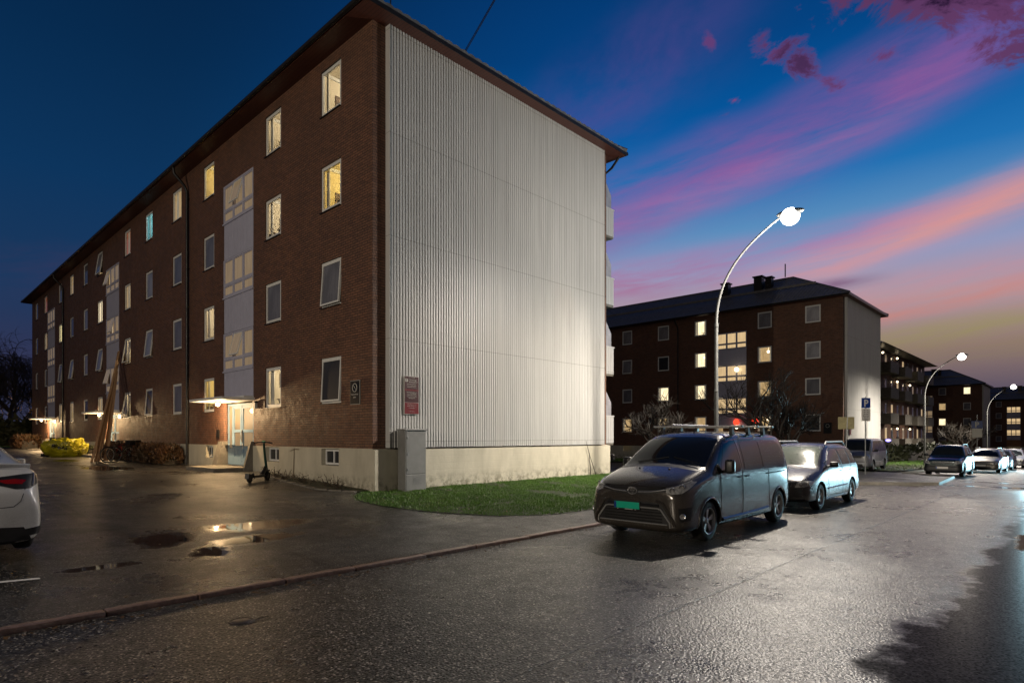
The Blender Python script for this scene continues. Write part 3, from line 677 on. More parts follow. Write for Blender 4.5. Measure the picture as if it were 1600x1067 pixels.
        for (cy,s,hh) in ((11.0,.8,.85),(7.9,.9,.95),(7.0,.7,.75),(27,1.0,1),(44,.9,.9)):
            c=MB(); s*=.8; c.box(W/2-1.9-s/2,W/2-1.9+s/2,cy-s/2,cy+s/2,14.6,15.8+hh); c.box(W/2-1.9-s/2-.1,W/2-1.9+s/2+.1,cy-s/2-.1,cy+s/2+.1,15.8+hh,15.9+hh); c.build('chimney',M['pipe'],ro)
        mb=MB(); mb.box(X0+.02,0,Y0+.02,Y1-.02,13.2,13.27); mb.box(W,X1-.02,Y0+.02,Y1-.02,13.2,13.27); mb.box(0,W,Y0+.02,0,13.2,13.27); mb.box(0,W,L,Y1-.02,13.2,13.27)
        mb.build('soffit',M['soffit'],t)
        mb=MB(); mb.tube([(X0-.04,Y0,13.28),(X0-.04,Y1,13.28)],.075,8); mb.tube([(X1+.04,Y0,13.28),(X1+.04,Y1,13.28)],.075,8)
        mb.box(X0,X1,Y0-.005,Y0+.02,13.19,13.31)
        mb.build('gutter',M['gutter'],t)
    # windows
    k=0
    for ci,(c,a,b) in enumerate(COLS):
        for r in range(4):
            code=lits.get(c,'nnnn')[r]; tl=opens.get((c,r),0)
            if code=='-': continue
            window(t,(a+b)/2,4.15+2.905*r,b-a,1.375+.005*r,code,tl,near or loc[0]<50)
        if near:
            bm_=frame_mb(b-a-.22,.46,0,.06,.06,mull=[(0,.06)]); o=bm_.build('basement_window',M['white'],t); o.location=(.1,(a+b)/2-.01,1.40)
            p=MB(); p.box(.03,.04,-(b-a-.3)/2,(b-a-.3)/2,-.42,-.04); p.build('pane',M['pane_black'],o)
    for k in range(3):
        y0,y1=7.55+SX*k,10.21+SX*k
        for j,(a,b) in enumerate(((4.30,5.74),(7.15,8.6),(10.02,11.46))):
            stair_glazing(t,y0,y1,a,b,stairs,{(0,2):1,(1,2):2,(1,1):1,(1,0):2,(0,0):1}.get((k,j)) if near else None)
        for (a,b) in ((3.2,4.3),(5.74,7.15),(8.6,10.02)):
            mb=MB(); mb.box(.0,.1,y0+.02,y1-.02,a+.02,b-.02)
            for i in range(9): mb.box(-.006,.0,y0+.28*(i+1),y0+.28*(i+1)+.012,a+.05,b-.05)
            mb.box(-.05,.0,y0-.03,y1+.03,b-.06,b-.01)
            mb.build('spandrel_panel',M['lilac'],t)
        if doors: entrance(t,y0,y1,k)
    for yy in (13.98,38.9):
        mb=MB(); mb.tube([(-.64,yy,13.2),(-.6,yy,12.95),(-.2,yy,12.55),(-.09,yy,12.3),(-.09,yy,.5)],.055,10)
        for z in (3,6,9,12): mb.box(-.1,.0,yy-.07,yy+.07,z,z+.03)
        mb.build('downpipe',M['pipe'],t,smooth=True)
    if balc:
        mb=MB(); mb.tube([(W+.5,-.3,13.2),(W+.4,.0,12.8),(W+.12,.15,12.5),(W+.12,.15,.4)],.05,8); mb.build('downpipe',M['pipe'],t,smooth=True)
        for kk in range(4):
            z=1.5+2.93*kk; y0=.55
            for yy in (y0,y0+19):
                b=MB(); b.box(W,W+1.32,yy,yy+3.6,z-.08,z+.06)
                o=b.build('balcony',M['concrete'],t)
                r=MB(); n=10
                for i in range(n): r.box(W+.02+i*.13,W+.02+i*.13+.115,yy-.03,yy+.0,z+.0,z+1.12)
                for i in range(26): r.box(W+1.32,W+1.35,yy+i*.14,yy+i*.14+.125,z,z+1.12)
                r.box(W,W+1.36,yy-.04,yy+.01,z+1.12,z+1.17); r.box(W+1.31,W+1.36,yy,yy+3.6,z+1.12,z+1.17); r.build('railing',M['clad'],o)
                s=MB(); s.prism([(0,0),(1.15,0),(1.15,.55),(.35,1.55),(0,1.55)],0,.03)
                so=s.build('side_screen',M['pane_pale'],o); so.rotation_euler=(PI/2,0,0); so.location=(W,yy+.02,z+1.17)
    return t
def entrance(t,y0,y1,k):
    yc=(y0+y1)/2; zb=.72+.06*k if k else .70; zt=3.02
    step=MB(); step.bbox(-1.35,-.05,y0+.05,y1+.1,.2,zb-.02,.015); step.build('doorstep',M['concrete'],t)
    mb=MB(); mb.box(-1.15,.1,y0-.1,y1+.35,3.08,3.17); mb.box(-.35,.1,y0-.02,y1+.02,3.17,3.24); mb.build('canopy',M['white'],t)
    # back wall of the recess below + cheeks
    for (ya,yb_) in ((y0-.02,y0+.12),(y1-.12,y1+.32)):
        ch=MB()
        ch.add([(-.03,ya,zb-.4),(-.42,ya,zb-.4),(-.10,ya,1.6),(.2,ya,1.6),(.2,ya,zb-.4),(-.03,yb_,zb-.4),(-.42,yb_,zb-.4),(-.10,yb_,1.6),(.2,yb_,1.6),(.2,yb_,zb-.4)],[(0,1,2,3,4),(5,6,7,8,9),(1,2,7,6),(2,3,8,7),(0,1,6,5),(3,4,9,8)])
        ch.build('entrance_cheek',M['concrete'],t)
    w=y1-y0-.24; D=frame_mb(w,zt-zb,.10,.2,.07,mull=[(-w*.02,.05),(w*.32,.08)]).build('door_frame',M['blue_door'],t); D.location=(0,yc,zt)
    hh=zt-zb
    def leaf(ya,yb_,nm):
        W_=yb_-ya; o=MB(); b=.12; X0,X1=.11,.17
        o.box(X0,X1,ya,ya+b,-hh+.07,-.07); o.box(X0,X1,yb_-b,yb_,-hh+.07,-.07); o.box(X0,X1,ya+b,yb_-b,-.07-b,-.07); o.box(X0,X1,ya+b,yb_-b,-hh+.07,-hh+.3)
        o.box(X0,X1,ya+b,yb_-b,-1.08,-.98); o.box(X0,X1,ya+b,yb_-b,-1.72,-1.60)
        o.box(X0+.02,X1-.01,ya+b,yb_-b,-hh+.3,-1.72); o.box(X0+.005,X1-.02,(ya+yb_)/2-.03,(ya+yb_)/2+.03,-hh+.3,-1.72)
        l=o.build(nm,M['blue_door'],t); l.location=(0,yc,zt)
        g=MB(); g.box(.135,.145,ya+b,yb_-b,-.98,-.19); g.box(.135,.145,ya+b,yb_-b,-1.6,-1.08); g.build('pane',M['pane_stair'],l); return l
    l=leaf(-w/2+.07,-w*.02-.02,'door'); l2=leaf(-w*.02+.02,w*.32-.04,'door')
    sd=MB(); a,b=w*.32+.04,w/2-.07; sd.box(.11,.17,a,b,-hh+.07,-1.7); so=sd.build('side_panel',M['blue_door'],t); so.location=(0,yc,zt)
    g=MB(); g.box(.135,.145,a,b,-1.68,-.08); g.build('pane',M['pane_stair'],so)
    h=MB(); h.box(.06,.11,-w*.02-.11,-w*.02-.05,-1.45,-1.0); h.tube([(.03,-w*.02-.08,-1.35),(.03,-w*.02-.08,-1.15)],.012,8); h.build('handle',M['alu'],l)
    n=MB(); n.box(.10,.11,-w*.02-.115,-w*.02-.045,-1.7,-1.5); n.build('notice',M['signwhite'],l)
    # canopy lamp
    la=MB(); la.lathe([(.0,.0),(.1,0),(.11,-.03),(.0,-.03)],16); lo=la.build('ceiling_lamp',M['pipe'],t); lo.location=(-.52,y1-.75,3.08)
    b=MB(); b.ball(Vector((0,0,-.09)),.085,12); b.build('glowing_globe',M['lamp_warm'],lo,smooth=True)
    wl=MB(); wl.box(-.09,-.0,y0-.32,y0-.2,2.78,2.98); wo=wl.build('wall_lamp',M['lamp_warm'] if k else M['signwhite'],t)
    wh=MB(); wh.box(-.12,.0,y0-.36,y0-.17,2.98,3.03); wh.build('cap',M['pipe'],wo)
    ic=MB(); ic.box(-.05,0,y1+.45,y1+.65,1.75,2.05); ic.build('intercom',M['pipe'],t)
lit1={'A':'bnyw','B':'wnww','C':'ywny','D':'nnnd','E':'bppc','F':'wwdo','G':'dpwp','H':'bppn','I':'dpnd','J':'dpyp','K':'npdo','L':'ppnp'}
B1=block('apartment_block','dark brick apartment block in the foreground with pale corrugated gable and blue entrance doors',(0,0,0),lit1,'pane_stair',True,None,
   {('A',1):4,('E',1):6,('F',1):8,('F',0):9,('G',3):8,('G',1):7,('I',1):7,('J',3):0,('D',1):0,('A',0):3,('C',0):0,('J',1):5,('E',0):4})
lit2={'A':'bnpp','B':'dddn','C':'dwww','D':'dwbn','E':'dnnn','F':'npnn','G':'nwnn','H':'nnnn','I':'nnwn','J':'nnnn','K':'nnnn','L':'nnnn'}
B2=block('apartment_block','brick apartment block behind the bare trees with lit stairwell windows and dark tiled roof',(42.4,-.4,-.6),lit2,'pane_stairlit',False,None,{('E',2):5},doors=False,src=B1,balc=False)
lit4={'A':'bnnw','B':'nwdn','C':'nnnn','D':'nnnn'}
for n in 'EFGHIJKL': lit4[n]='----'
B4=block('apartment_block','third brick block down the street behind the second street lamp',(131.4,.1,-1.9),lit4,'pane_stair',False,None,doors=False,src=B1,balc=False)
B5=block('apartment_block','farthest brick block at the right edge beyond the third street lamp',(186,-9.5,-2.4),dict(lit4,A='nwnn',B='wnwn'),'pane_stairlit',False,None,doors=False,src=B1,balc=False)
# long block with balconies facing the street
def balcony_block():
    t=thing('apartment_block','brick block with balconies facing the street beyond the pale gable','apartment block',(66,3.3,-1.3))
    L=31;Dp=11; mb=MB(); hs=[]
    for k in range(10):
        for r in range(4): hs.append((1+k*3.05,2.2+k*3.05,2.7+2.9*r,4.1+2.9*r))
    wall_mesh(mb,'y',0,0,L,0,13.2,hs,.12,1); mb.add([(0,0,0),(0,Dp,0),(0,Dp,13.2),(0,0,13.2)],[(0,1,2,3)]); mb.add([(L,0,0),(L,Dp,0),(L,Dp,13.2),(L,0,13.2)],[(0,1,2,3)])
    mb.build('wall',M['brick'],t,fix=False)
    mb=MB(); o=.6; z=13.2; A=(-o,-1.6,z);B=(L+o,-1.6,z);C=(L+o,Dp+o,z);D=(-o,Dp+o,z);E_=(6,Dp/2,z+3.3);F=(L-6,Dp/2,z+3.3)
    mb.add([A,B,C,D,E_,F],[(0,1,5,4),(1,2,5),(2,3,4,5),(3,0,4),(0,3,2,1)]); mb.build('roof',M['tiles'],t)
    i=0
    for k in range(10):
        for r in range(4):
            cx=1.6+k*3.05; f=frame_mb(1.18,1.38,.03,.09,.07).build('window',M['white'],t); f.rotation_euler=(0,0,PI/2); f.location=(cx,0,4.095+2.9*r)
            code=['pane_dark','pane_black','pane_stairlit','pane_black','pane_dark','pane_stair'][(k*7+r*5)%6]
            p=MB(); p.box(.05,.06,-.52,.52,-1.31,-.07); p.build('pane',M[code],f)
    for k in range(4):
        for r in range(4):
            x0=3.2+k*7.3; z=1.7+2.9*r; b=MB(); b.box(x0,x0+4,-1.4,0,z-.12,z); bo=b.build('balcony',M['concrete'],t)
            q=MB()
            for i in range(16): q.box(x0+i*.25,x0+i*.25+.235,-1.43,-1.40,z,z+1.05)
            q.box(x0,x0+.03,-1.4,0,z,z+1.05); q.box(x0+3.97,x0+4,-1.4,0,z,z+1.05); q.box(x0,x0+4,-1.45,-1.38,z+1.05,z+1.1); q.build('railing',M['concrete'],bo)
            if (k+r)%3==1:
                s=MB(); s.box(x0+.5,x0+1.2,-1.2,-.4,z,z+.8); s.box(x0+.5,x0+1.2,-.5,-.4,z+.8,z+1.3); s.build('garden_chair',M['pipe'],bo)
            if (k*3+r) in (3,5,6,8): 
                q=MB(); q.ball(Vector((x0+1.5,-.3,z+2.3)),.13,8); q.build('balcony_lamp',M['bulb'],bo)
    return t
balcony_block()
# ================================================================ vehicles
# local frame: front bumper at x=0, rear at x=L, y lateral, z up; facing -X in the world when rotation is 0
class Car:
    def __init__(s,spec,root,paintm):
        s.p=spec; s.root=root; s.pm=paintm; s.body()
    def body(s):
        st=s.p['st']; n=None; vs=[];fs=[]
        # station: x, zb, wl(lower), wm(mid), zm, wb(belt), zb2(belt), wr(roof edge), zr, zc
        rings=[]
        for (x,zb,wl,wm,zm,wb,zbt,wr,zr,zc) in st:
            h=[(0,zb),(wl*.6,zb),(wl,zb+.02),(wm,lerp(zb,zm,.35)),(wm,zm),(wb,zbt-.05),(lerp(wb,wr,.12),lerp(zbt,zr,.12)),(lerp(wb,wr,.82),lerp(zbt,zr,.86)),(wr-.10*min(1,wr),zr+(zc-zr)*.4),(wr*.45,zc-.004),(0,zc)]
            ring=[(x,y,z) for y,z in h]+[(x,-y,z) for y,z in h[-2:0:-1]]
            rings.append(ring)
        k=len(rings[0])
        for r in rings: vs+=r
        for i in range(len(rings)-1):
            for j in range(k): fs.append((i*k+j,i*k+(j+1)%k,(i+1)*k+(j+1)%k,(i+1)*k+j))
        # caps: quads between the halves
        for base in (0,(len(rings)-1)*k):
            for j in range(k//2-0):
                a=base+j; b=base+j+1; c=base+(k-j-1)%k; d=base+(k-j)%k
                if j==0: fs.append((base,base+1,base+k-1))
                elif j+1==k//2: fs.append((base+j,base+j+1,base+k-j))
                else: fs.append((a,b,base+k-j-1,base+k-j))
        me=bpy.data.meshes.new('body'); me.from_pydata(vs,[],fs)
        bm=bmesh.new(); bm.from_mesh(me); bmesh.ops.recalc_face_normals(bm,faces=bm.faces); bm.to_mesh(me); bm.free()
        o=bpy.data.objects.new('body',me); COL.objects.link(o)
        m=o.modifiers.new('s','SUBSURF'); m.levels=3; m.render_levels=3
        dg=bpy.context.evaluated_depsgraph_get(); sub=bpy.data.meshes.new_from_object(o.evaluated_get(dg)); o.modifiers.clear(); o.data=sub
        s.bvh=BVHTree.FromPolygons([v.co.copy() for v in sub.vertices],[tuple(p.vertices) for p in sub.polygons])
        # cut wheel arches
        r=s.p['rw']; cut=MB()
        for ax in s.p['axles']:
            for sg in (-1,1):
                mt=Matrix.Translation((ax,sg*(s.p['W']/2+.1),r+.01))@Matrix.Rotation(PI/2,4,'X')
                ra=r*1.17; cut.lathe([(0,-.36),(ra,-.36),(ra,.36),(0,.36)],28,mt)
        co=cut.build('cut',M['dark']); 
        o.data.materials.append(s.pm); o.data.materials.append(M['dark'])
        b=o.modifiers.new('b','BOOLEAN'); b.object=co; b.operation='DIFFERENCE'; b.solver='EXACT'
        dg=bpy.context.evaluated_depsgraph_get(); me=bpy.data.meshes.new_from_object(o.evaluated_get(dg)); o.modifiers.clear(); o.data=me
        bpy.data.objects.remove(co)
        me.materials.clear(); me.materials.append(s.pm); me.materials.append(M['dark']); me.materials.append(M['black'])
        zc=s.p.get('clad',0)
        for p in me.polygons:
            c=p.center; p.material_index=0
            for ax in s.p['axles']:
                d=math.hypot(c.x-ax,c.z-(r+.01))
                if d<r*1.17-.001+.004 and abs(c.y)<s.p['W']/2+.2:
                    n=p.normal; rad=Vector((c.x-ax,0,c.z-r-.01)).normalized()
                    if abs(n.dot(rad))>.9 and abs(d-r*1.17)<.02 or d<r*1.1: p.material_index=1
            if zc and c.z<zc: p.material_index=2
        me.shade_smooth(); me.set_sharp_from_angle(angle=R(38)); o.name='body'; me.name='body'; o.parent=s.root; s.o=o
    def ray(s,p,d,far=4):
        d=Vector(d).normalized(); h=s.bvh.ray_cast(Vector(p)-d*far,d)
        return h[0],h[1]
    def patch(s,name,m,pts,d,off=.006,grid=.05,inset=.03,parent=None,smooth=True,soft=False):
        # pts approximate 3-D outline; projected along d onto the body
        d=Vector(d).normalized(); u=d.cross(Vector((0,0,1)))
        u=u.normalized() if u.length>.01 else Vector((0,1,0)); v=u.cross(d)
        P=[Vector((Vector(p).dot(u),Vector(p).dot(v))) for p in pts]
        out=[]; n=len(P)
        for i in range(n):
            a,b=P[i],P[(i+1)%n]; k=max(1,int((b-a).length/grid))
            for j in range(k): out.append(a.lerp(b,j/k))
        ne=len(out); ed=[(i,(i+1)%ne) for i in range(ne)]
        xs=[p.x for p in P]; ys=[p.y for p in P]; al=[tuple(p) for p in P]
        cen=sum((Vector(p) for p in pts),Vector())/len(pts); ext=max((Vector(p)-cen).length for p in pts)
        y=min(ys)+grid/2; pts2=list(out)
        while y<max(ys):
            x=min(xs)+grid/2
            while x<max(xs):
                if inside((x,y),al): pts2.append(Vector((x,y)))
                x+=grid
            y+=grid
        r=delaunay_2d_cdt(pts2,ed,[],1,1e-6); vs=[];ok=[]; last=None
        for q in r[0]:
            o=u*q.x+v*q.y-d*12; h=s.bvh.ray_cast(o,d)
            if h[0] is None or ((h[0]-cen).length>ext+1.3): vs.append(None)
            else: vs.append(h[0]-d*off); last=vs[-1]
        fs=[tuple(f) for f in r[2] if all(vs[i] is not None for i in f)]
        vs=[(w if w is not None else Vector((0,0,0))) for w in vs]
        # rim going back into the body
        cnt={}
        for f in fs:
            for i in range(len(f)):
                e=(f[i],f[(i+1)%len(f)]); cnt[tuple(sorted(e))]=cnt.get(tuple(sorted(e)),0)+1
        be=[e for e,c in cnt.items() if c==1]; mp={}
        for e in be:
            for i in e:
                if i not in mp: mp[i]=len(vs); vs.append(vs[i]+d*inset)
        fs+=[(a,b,mp[b],mp[a]) for a,b in be]
        used=sorted(set(i for f in fs for i in f)); im={k:i for i,k in enumerate(used)}
        mb=MB(); mb.add([vs[i] for i in used],[tuple(im[i] for i in f) for f in fs])
        return mb.build(name,m,parent or s.root,smooth=smooth,angle=35)
    def seam(s,name,m,pts,d,w=.008,off=.0015,closed=False,parent=None,step=.06,rad=None):
        # thin line following the body
        pts=[Vector(p) for p in pts]
        if closed: pts.append(pts[0])
        q=[]
        for i in range(len(pts)-1):
            k=max(1,int((pts[i+1]-pts[i]).length/step))
            for j in range(k): q.append(pts[i].lerp(pts[i+1],j/k))
        q.append(pts[-1]); d=Vector(d).normalized(); out=[]
        for p in q:
            h=s.bvh.ray_cast(p-d*4,d)
            if h[0] is not None: out.append(h[0]-d*off)
        if len(out)<2: return None
        mb=MB(); mb.tube(out,w/2,6 if not rad else 8); return mb.build(name,m,parent or s.root,smooth=True)
    def side(s,name,m,pts,sides=(-1,1),**k):
        r=[]
        for sg in sides: r.append(s.patch(name,m,[(x,sg*.8,z) for x,z in pts],(0,-sg,0),**k))
        return r
    def front(s,name,m,pts,**k): return s.patch(name,m,[(0,y,z) for y,z in pts],(1,0,0),**k)
    def rear(s,name,m,pts,**k): return s.patch(name,m,[(5,y,z) for y,z in pts],(-1,0,0),**k)
    def lines(s,name,m,pl,sides=(-1,1),**k):
        for sg in sides:
            for pts in pl: s.seam(name,m,[(x,sg*.8,z) for x,z in pts],(0,-sg,0),**k)
    def wheels(s,spokes=5,m='alu',twin=False,sides=(-1,1)):
        r=s.p['rw']; W=s.p['W']; wt=.21
        for ax in s.p['axles']:
            for sg in (-1,1):
                e=bpy.data.objects.new('wheel',None); COL.objects.link(e); e.parent=s.root; e.location=(ax,sg*(W/2-.02-wt/2),r); e.rotation_euler=(0,0,0 if sg<0 else PI)
                # axis along y, outside is -y
                mt=Matrix.Rotation(PI/2,4,'X')   # local z -> -y
                t=MB(); ri=r*.66; t.lathe([(ri,-wt/2),(r*.86,-wt/2),(r*.97,-wt/2+.025),(r,-wt/2+.055),(r,wt/2-.055),(r*.97,wt/2-.025),(r*.86,wt/2),(ri+.012,wt/2-.002),(ri,wt/2-.02),(ri,-wt/2)],36,mt)
                t.build('tyre',M['rubber'],e,smooth=True)
                d=MB(); d.lathe([(0,-.02),(r*.42,-.02),(r*.42,.01),(0,.01)],24,mt); d.build('brake_disc',M['disc'],e)
                b=MB(); b.lathe([(0,-.06),(ri,-.06)],24,mt); b.build('wheel_well',M['dark'],e)
                q=MB(); q.lathe([(ri*.99,-wt/2+.01),(ri*.90,-wt/2+.03),(ri*.90,wt/2-.035),(ri*.97,wt/2-.012),(ri*1.01,wt/2-.004),(ri*.99,wt/2+.002),(ri*.93,wt/2-.006),(ri*.88,wt/2-.05)],36,mt)
                q.lathe([(0,wt/2-.03),(.035,wt/2-.03),(.06,wt/2-.045),(.07,wt/2-.08),(0,wt/2-.08)],16,mt)
                for k in range(spokes):
                    for dd in ((-.10,.10) if twin else (0,)):
                        a=2*PI*k/spokes+.3+dd; ww=.020 if twin else .034
                        m2=mt@Matrix.Rotation(a,4,'Z'); L=ri*.92
                        vs=[(.03,-ww*.8,wt/2-.045),(L,-ww*1.25,wt/2-.03),(L,ww*1.25,wt/2-.03),(.03,ww*.8,wt/2-.045),(.03,-ww*.8,wt/2-.085),(L,-ww*1.25,wt/2-.06),(L,ww*1.25,wt/2-.06),(.03,ww*.8,wt/2-.085)]
                        q.add([m2@Vector(v) for v in vs],[(0,1,2,3),(4,7,6,5),(0,4,5,1),(3,2,6,7),(1,5,6,2)])
                q.build('rim',M[m],e,smooth=True,angle=30)
    def mirror(s,x,z,w=.16,h=.2,dp=.1,m=None,y=None):
        for sg in (-1,1):
            yb=y or s.p['W']/2-.04
            mb=MB(); mt=Matrix.Translation((x,sg*(yb+.05+w/2),z))@Matrix.Rotation(-sg*.15,4,'Z')
            mb.bbox(-dp/2,dp/2,-w/2,w/2,-h/2,h/2,min(.045,dp*.4),mt); o=mb.build('door_mirror',m or s.pm,s.root,smooth=True,angle=60)
            a=MB(); a.tube([(x+.01,sg*(yb-.09),z-h*.45),(x,sg*(yb+.09),z-h*.3)],.028,8); a.build('stalk',M['black'],o)
            g=MB(); g.box(dp/2-.004,dp/2+.004,-w/2+.02,w/2-.02,-h/2+.025,h/2-.025,mt); g.build('mirror_glass',M['chrome'],o)
    def handles(s,xs,z,w=.2,m=None):
        for x in xs:
            for sg in (-1,1):
                h=s.bvh.ray_cast(Vector((x,sg*4,z)),Vector((0,-sg,0)))
                if h[0] is None: continue
                y=h[0].y+sg*.008; mb=MB(); mb.tube([(x-w/2,y-sg*.012,z),(x-w/2+.03,y,z),(x+w/2-.03,y,z+.005),(x+w/2,y-sg*.012,z)],.012,8); mb.build('door_handle',m or s.pm,s.root,smooth=True)
    def plate(s,x,y,z,m,w=.52,h=.11,rear=False,tilt=0,band=True,txt=None):
        mb=MB(); mb.bbox(-.006,.006,-w/2,w/2,-h/2,h/2,.004); o=mb.build('number_plate',m,s.root); o.location=(x,y,z); o.rotation_euler=(0,tilt,0 if not rear else PI)
        f=MB(); f.box(.0,.012,-w/2-.012,w/2+.012,-h/2-.012,h/2+.012); f.build('plate_holder',M['black'],o)
        if band: b=MB(); b.box(-.008,-.006,w/2-.045,w/2-.002,-h/2+.004,h/2-.004); b.build('country_band',M['blue'],o)
        return o
def lamp_unit(car,outline,d,off=.008,refl=[],name='headlight'):
    for sg in (-1,1):
        pts=[(x,sg*y,z) for x,y,z in outline]; dd=(d[0],-sg*d[1],d[2])
        o=car.patch(name,M['lens'],pts,dd,off=off,grid=.03)
        for (x,y,z,r) in refl:
            h=car.ray((x,sg*y,z),dd)
            if h[0] is None: continue
            n=Vector(dd).normalized(); c=h[0]-n*(off+.004); q=n.to_track_quat('Z','Y').to_matrix().to_4x4(); q.translation=c
            m=MB(); m.lathe([(0,.0),(r*.55,-.002),(r*.6,-.006),(r,-.010),(r*1.08,-.006),(r*1.1,.004)],18,q); m.build('reflector',M['chrome'],o,smooth=True)
            e=MB(); e.lathe([(r*.62,-.004),(r*.75,-.0095),(r*.9,-.0095)],18,q); e.build('reflector_ring',M['black'],o)
P_VAN=paint('van_grey_paint',(.050,.043,.036),.3,.17,.22)
P_NAVY=paint('dark_purple_blue_paint',(.010,.009,.016),.2,.25,.4)
P_SILV=paint('silver_blue_paint',(.30,.31,.34),.4,.33,.2)
P_GREEN=paint('dark_green_paint',(.020,.032,.034),.5,.28,.2)
P_BEIGE=paint('beige_grey_paint',(.17,.155,.13),.5,.33,.2)
P_BLACK=paint('black_paint',(.010,.010,.012),.3,.25,.1)
P_WHITE=paint('pearl_white_paint',(.62,.62,.60),.05,.28,.12)
P_GREY=paint('mid_grey_paint',(.10,.105,.11),.6,.3,.2)
# ---------------------------------------------------------------- the grey van
def van():
    t=thing('delivery_van','wet dark grey van with roof bars and green number plate parked nearest at the kerb','van',(-.50,-8.58,.0))
    W=1.92
    sp=dict(W=W,rw=.35,axles=(.93,4.12),st=[
     (.005,.30,.55,.62,.45,.60,.70,.50,.84,.86),
     (.02,.24,.74,.80,.48,.78,.78,.62,.90,.93),
     (.10,.20,.84,.90,.50,.86,.84,.70,.97,1.00),
     (.28,.18,.88,.95,.52,.91,.93,.76,1.06,1.10),
     (.62,.18,.90,.96,.55,.945,1.03,.80,1.15,1.20),
     (.98,.18,.90,.965,.58,.955,1.10,.83,1.23,1.29),
     (1.08,.18,.90,.965,.58,.955,1.11,.83,1.28,1.35),
     (1.42,.18,.90,.965,.58,.955,1.13,.80,1.53,1.60),
     (1.80,.18,.90,.965,.58,.955,1.14,.77,1.76,1.82),
     (2.05,.18,.90,.965,.58,.955,1.15,.775,1.815,1.88),
     (2.9,.18,.90,.965,.58,.955,1.16,.785,1.83,1.90),
     (4.0,.18,.90,.965,.58,.955,1.17,.785,1.83,1.90),
     (4.52,.20,.89,.955,.58,.945,1.18,.775,1.81,1.87),
     (4.74,.24,.86,.93,.58,.92,1.18,.745,1.77,1.83),
     (4.83,.32,.80,.88,.60,.87,1.15,.70,1.60,1.66)])
    c=Car(sp,t,P_VAN)
    c.wheels(5,'alu',True)
    # windscreen, side glass
    c.front('windscreen',M['glass_screen'],[(-.80,1.26),(-.4,1.30),(0,1.31),(.4,1.30),(.80,1.26),(.70,1.73),(.64,1.765),(.3,1.80),(-.3,1.80),(-.64,1.765),(-.70,1.73)],off=.006,grid=.06,inset=.05)
    c.front('scuttle',M['black'],[(-.86,1.19),(-.4,1.245),(0,1.26),(.4,1.245),(.86,1.19),(.81,1.255),(.4,1.30),(0,1.312),(-.4,1.30),(-.81,1.255)],off=.003,grid=.05)
    for sg in (-1,1):
        w=MB(); w.tube([(1.02,sg*.62-.1,1.32),(1.15,sg*.05-.1,1.42)],.008,6); w.build('wiper',M['black'],t)
    gl=[(1.40,1.17),(2.13,1.17),(2.20,1.22),(2.20,1.66),(2.13,1.72),(1.93,1.715),(1.78,1.64)]
    c.side('side_window',M['glass_dark'],gl,off=.004)
    c.side('window_surround',M['glass_dark'],[(1.22,1.14),(2.17,1.135),(2.245,1.2),(2.245,1.69),(2.16,1.755),(1.9,1.745),(1.74,1.66),(1.4,1.36)],off=.001,inset=.02)
    c.side('side_window',M['glass_wet'],[(2.42,1.19),(3.24,1.19),(3.24,1.68),(2.50,1.71),(2.42,1.66)],off=.005)
    c.side('side_window',M['glass_wet'],[(3.30,1.19),(4.36,1.19),(4.48,1.27),(4.42,1.52),(4.32,1.62),(4.2,1.665),(3.30,1.68)],off=.005)
    c.side('window_surround',M['glass_wet'],[(2.36,1.15),(4.42,1.15),(4.53,1.26),(4.47,1.56),(4.36,1.67),(4.2,1.71),(2.46,1.745),(2.36,1.68)],off=.0015,inset=.02)
    for nm,pl in (('door_gap',[[(1.36,1.13),(1.36,.75),(1.33,.45),(1.40,.32),(2.22,.30),(2.28,.45),(2.30,1.2),(2.26,1.74)],[(2.30,1.13),(3.55,1.13),(3.56,.62),(3.60,.34)],[(2.30,.30),(3.58,.30)],[(4.55,1.80),(4.66,1.2),(4.64,.65)]]),):
        c.lines(nm,M['dark'],pl,w=.011,off=-.001)
    c.lines('slide_rail',M['dark'],[[(3.42,1.055),(4.50,1.07)]],w=.028,off=-.004)
    c.lines('sill_moulding',P_VAN,[[(1.42,.33),(2.2,.335),(3.0,.35),(3.5,.37)]],w=.075,off=-.005,sides=(-1,1))
    c.handles((2.16,2.50),1.045,.19,M['black'])
    c.mirror(1.50,1.26,.17,.25,.13,M['black'])
    # flared wheel-arch lips
    for ax in sp['axles']:
        for sg in (-1,1):
            q=[]
            for i in range(21):
                a=R(-14)+R(208)*i/20; x=ax+math.cos(a)*.40; z=.345+math.sin(a)*.40; h=c.bvh.ray_cast(Vector((x,sg*4,z)),Vector((0,-sg,0)))
                if h[0] is not None: q.append(h[0]-Vector((0,sg*.006,0)))
            m=MB(); m.tube(q,.022,8); m.build('arch_lip',P_VAN,t,smooth=True)
    # face: upper grille, chrome wing, headlamps
    c.front('upper_grille',M['black'],[(-.64,.885),(-.3,.825),(0,.81),(.3,.825),(.64,.885),(.60,.945),(.3,.925),(0,.93),(-.3,.925),(-.60,.945)],off=.004,grid=.03)
    for (zz,w) in ((.865,.02),(.905,.010)):
        for sg in (-1,1): c.seam('grille_bar',M['chrome'] if w==.02 else M['black'],[(0,sg*.11,zz-.008),(0,sg*.35,zz+.005),(0,sg*.62,zz+.055)],(1,0,0),w=w,off=.01)
    lamp_unit(c,[(.1,.56,.87),(.1,.66,.845),(.2,.80,.86),(.3,.90,.93),(.5,.95,1.04),(.4,.90,1.045),(.3,.78,1.0),(.2,.66,.955),(.1,.58,.93)],(1,.75,0),.008,[(.1,.68,.905,.042),(.2,.81,.95,.048)])
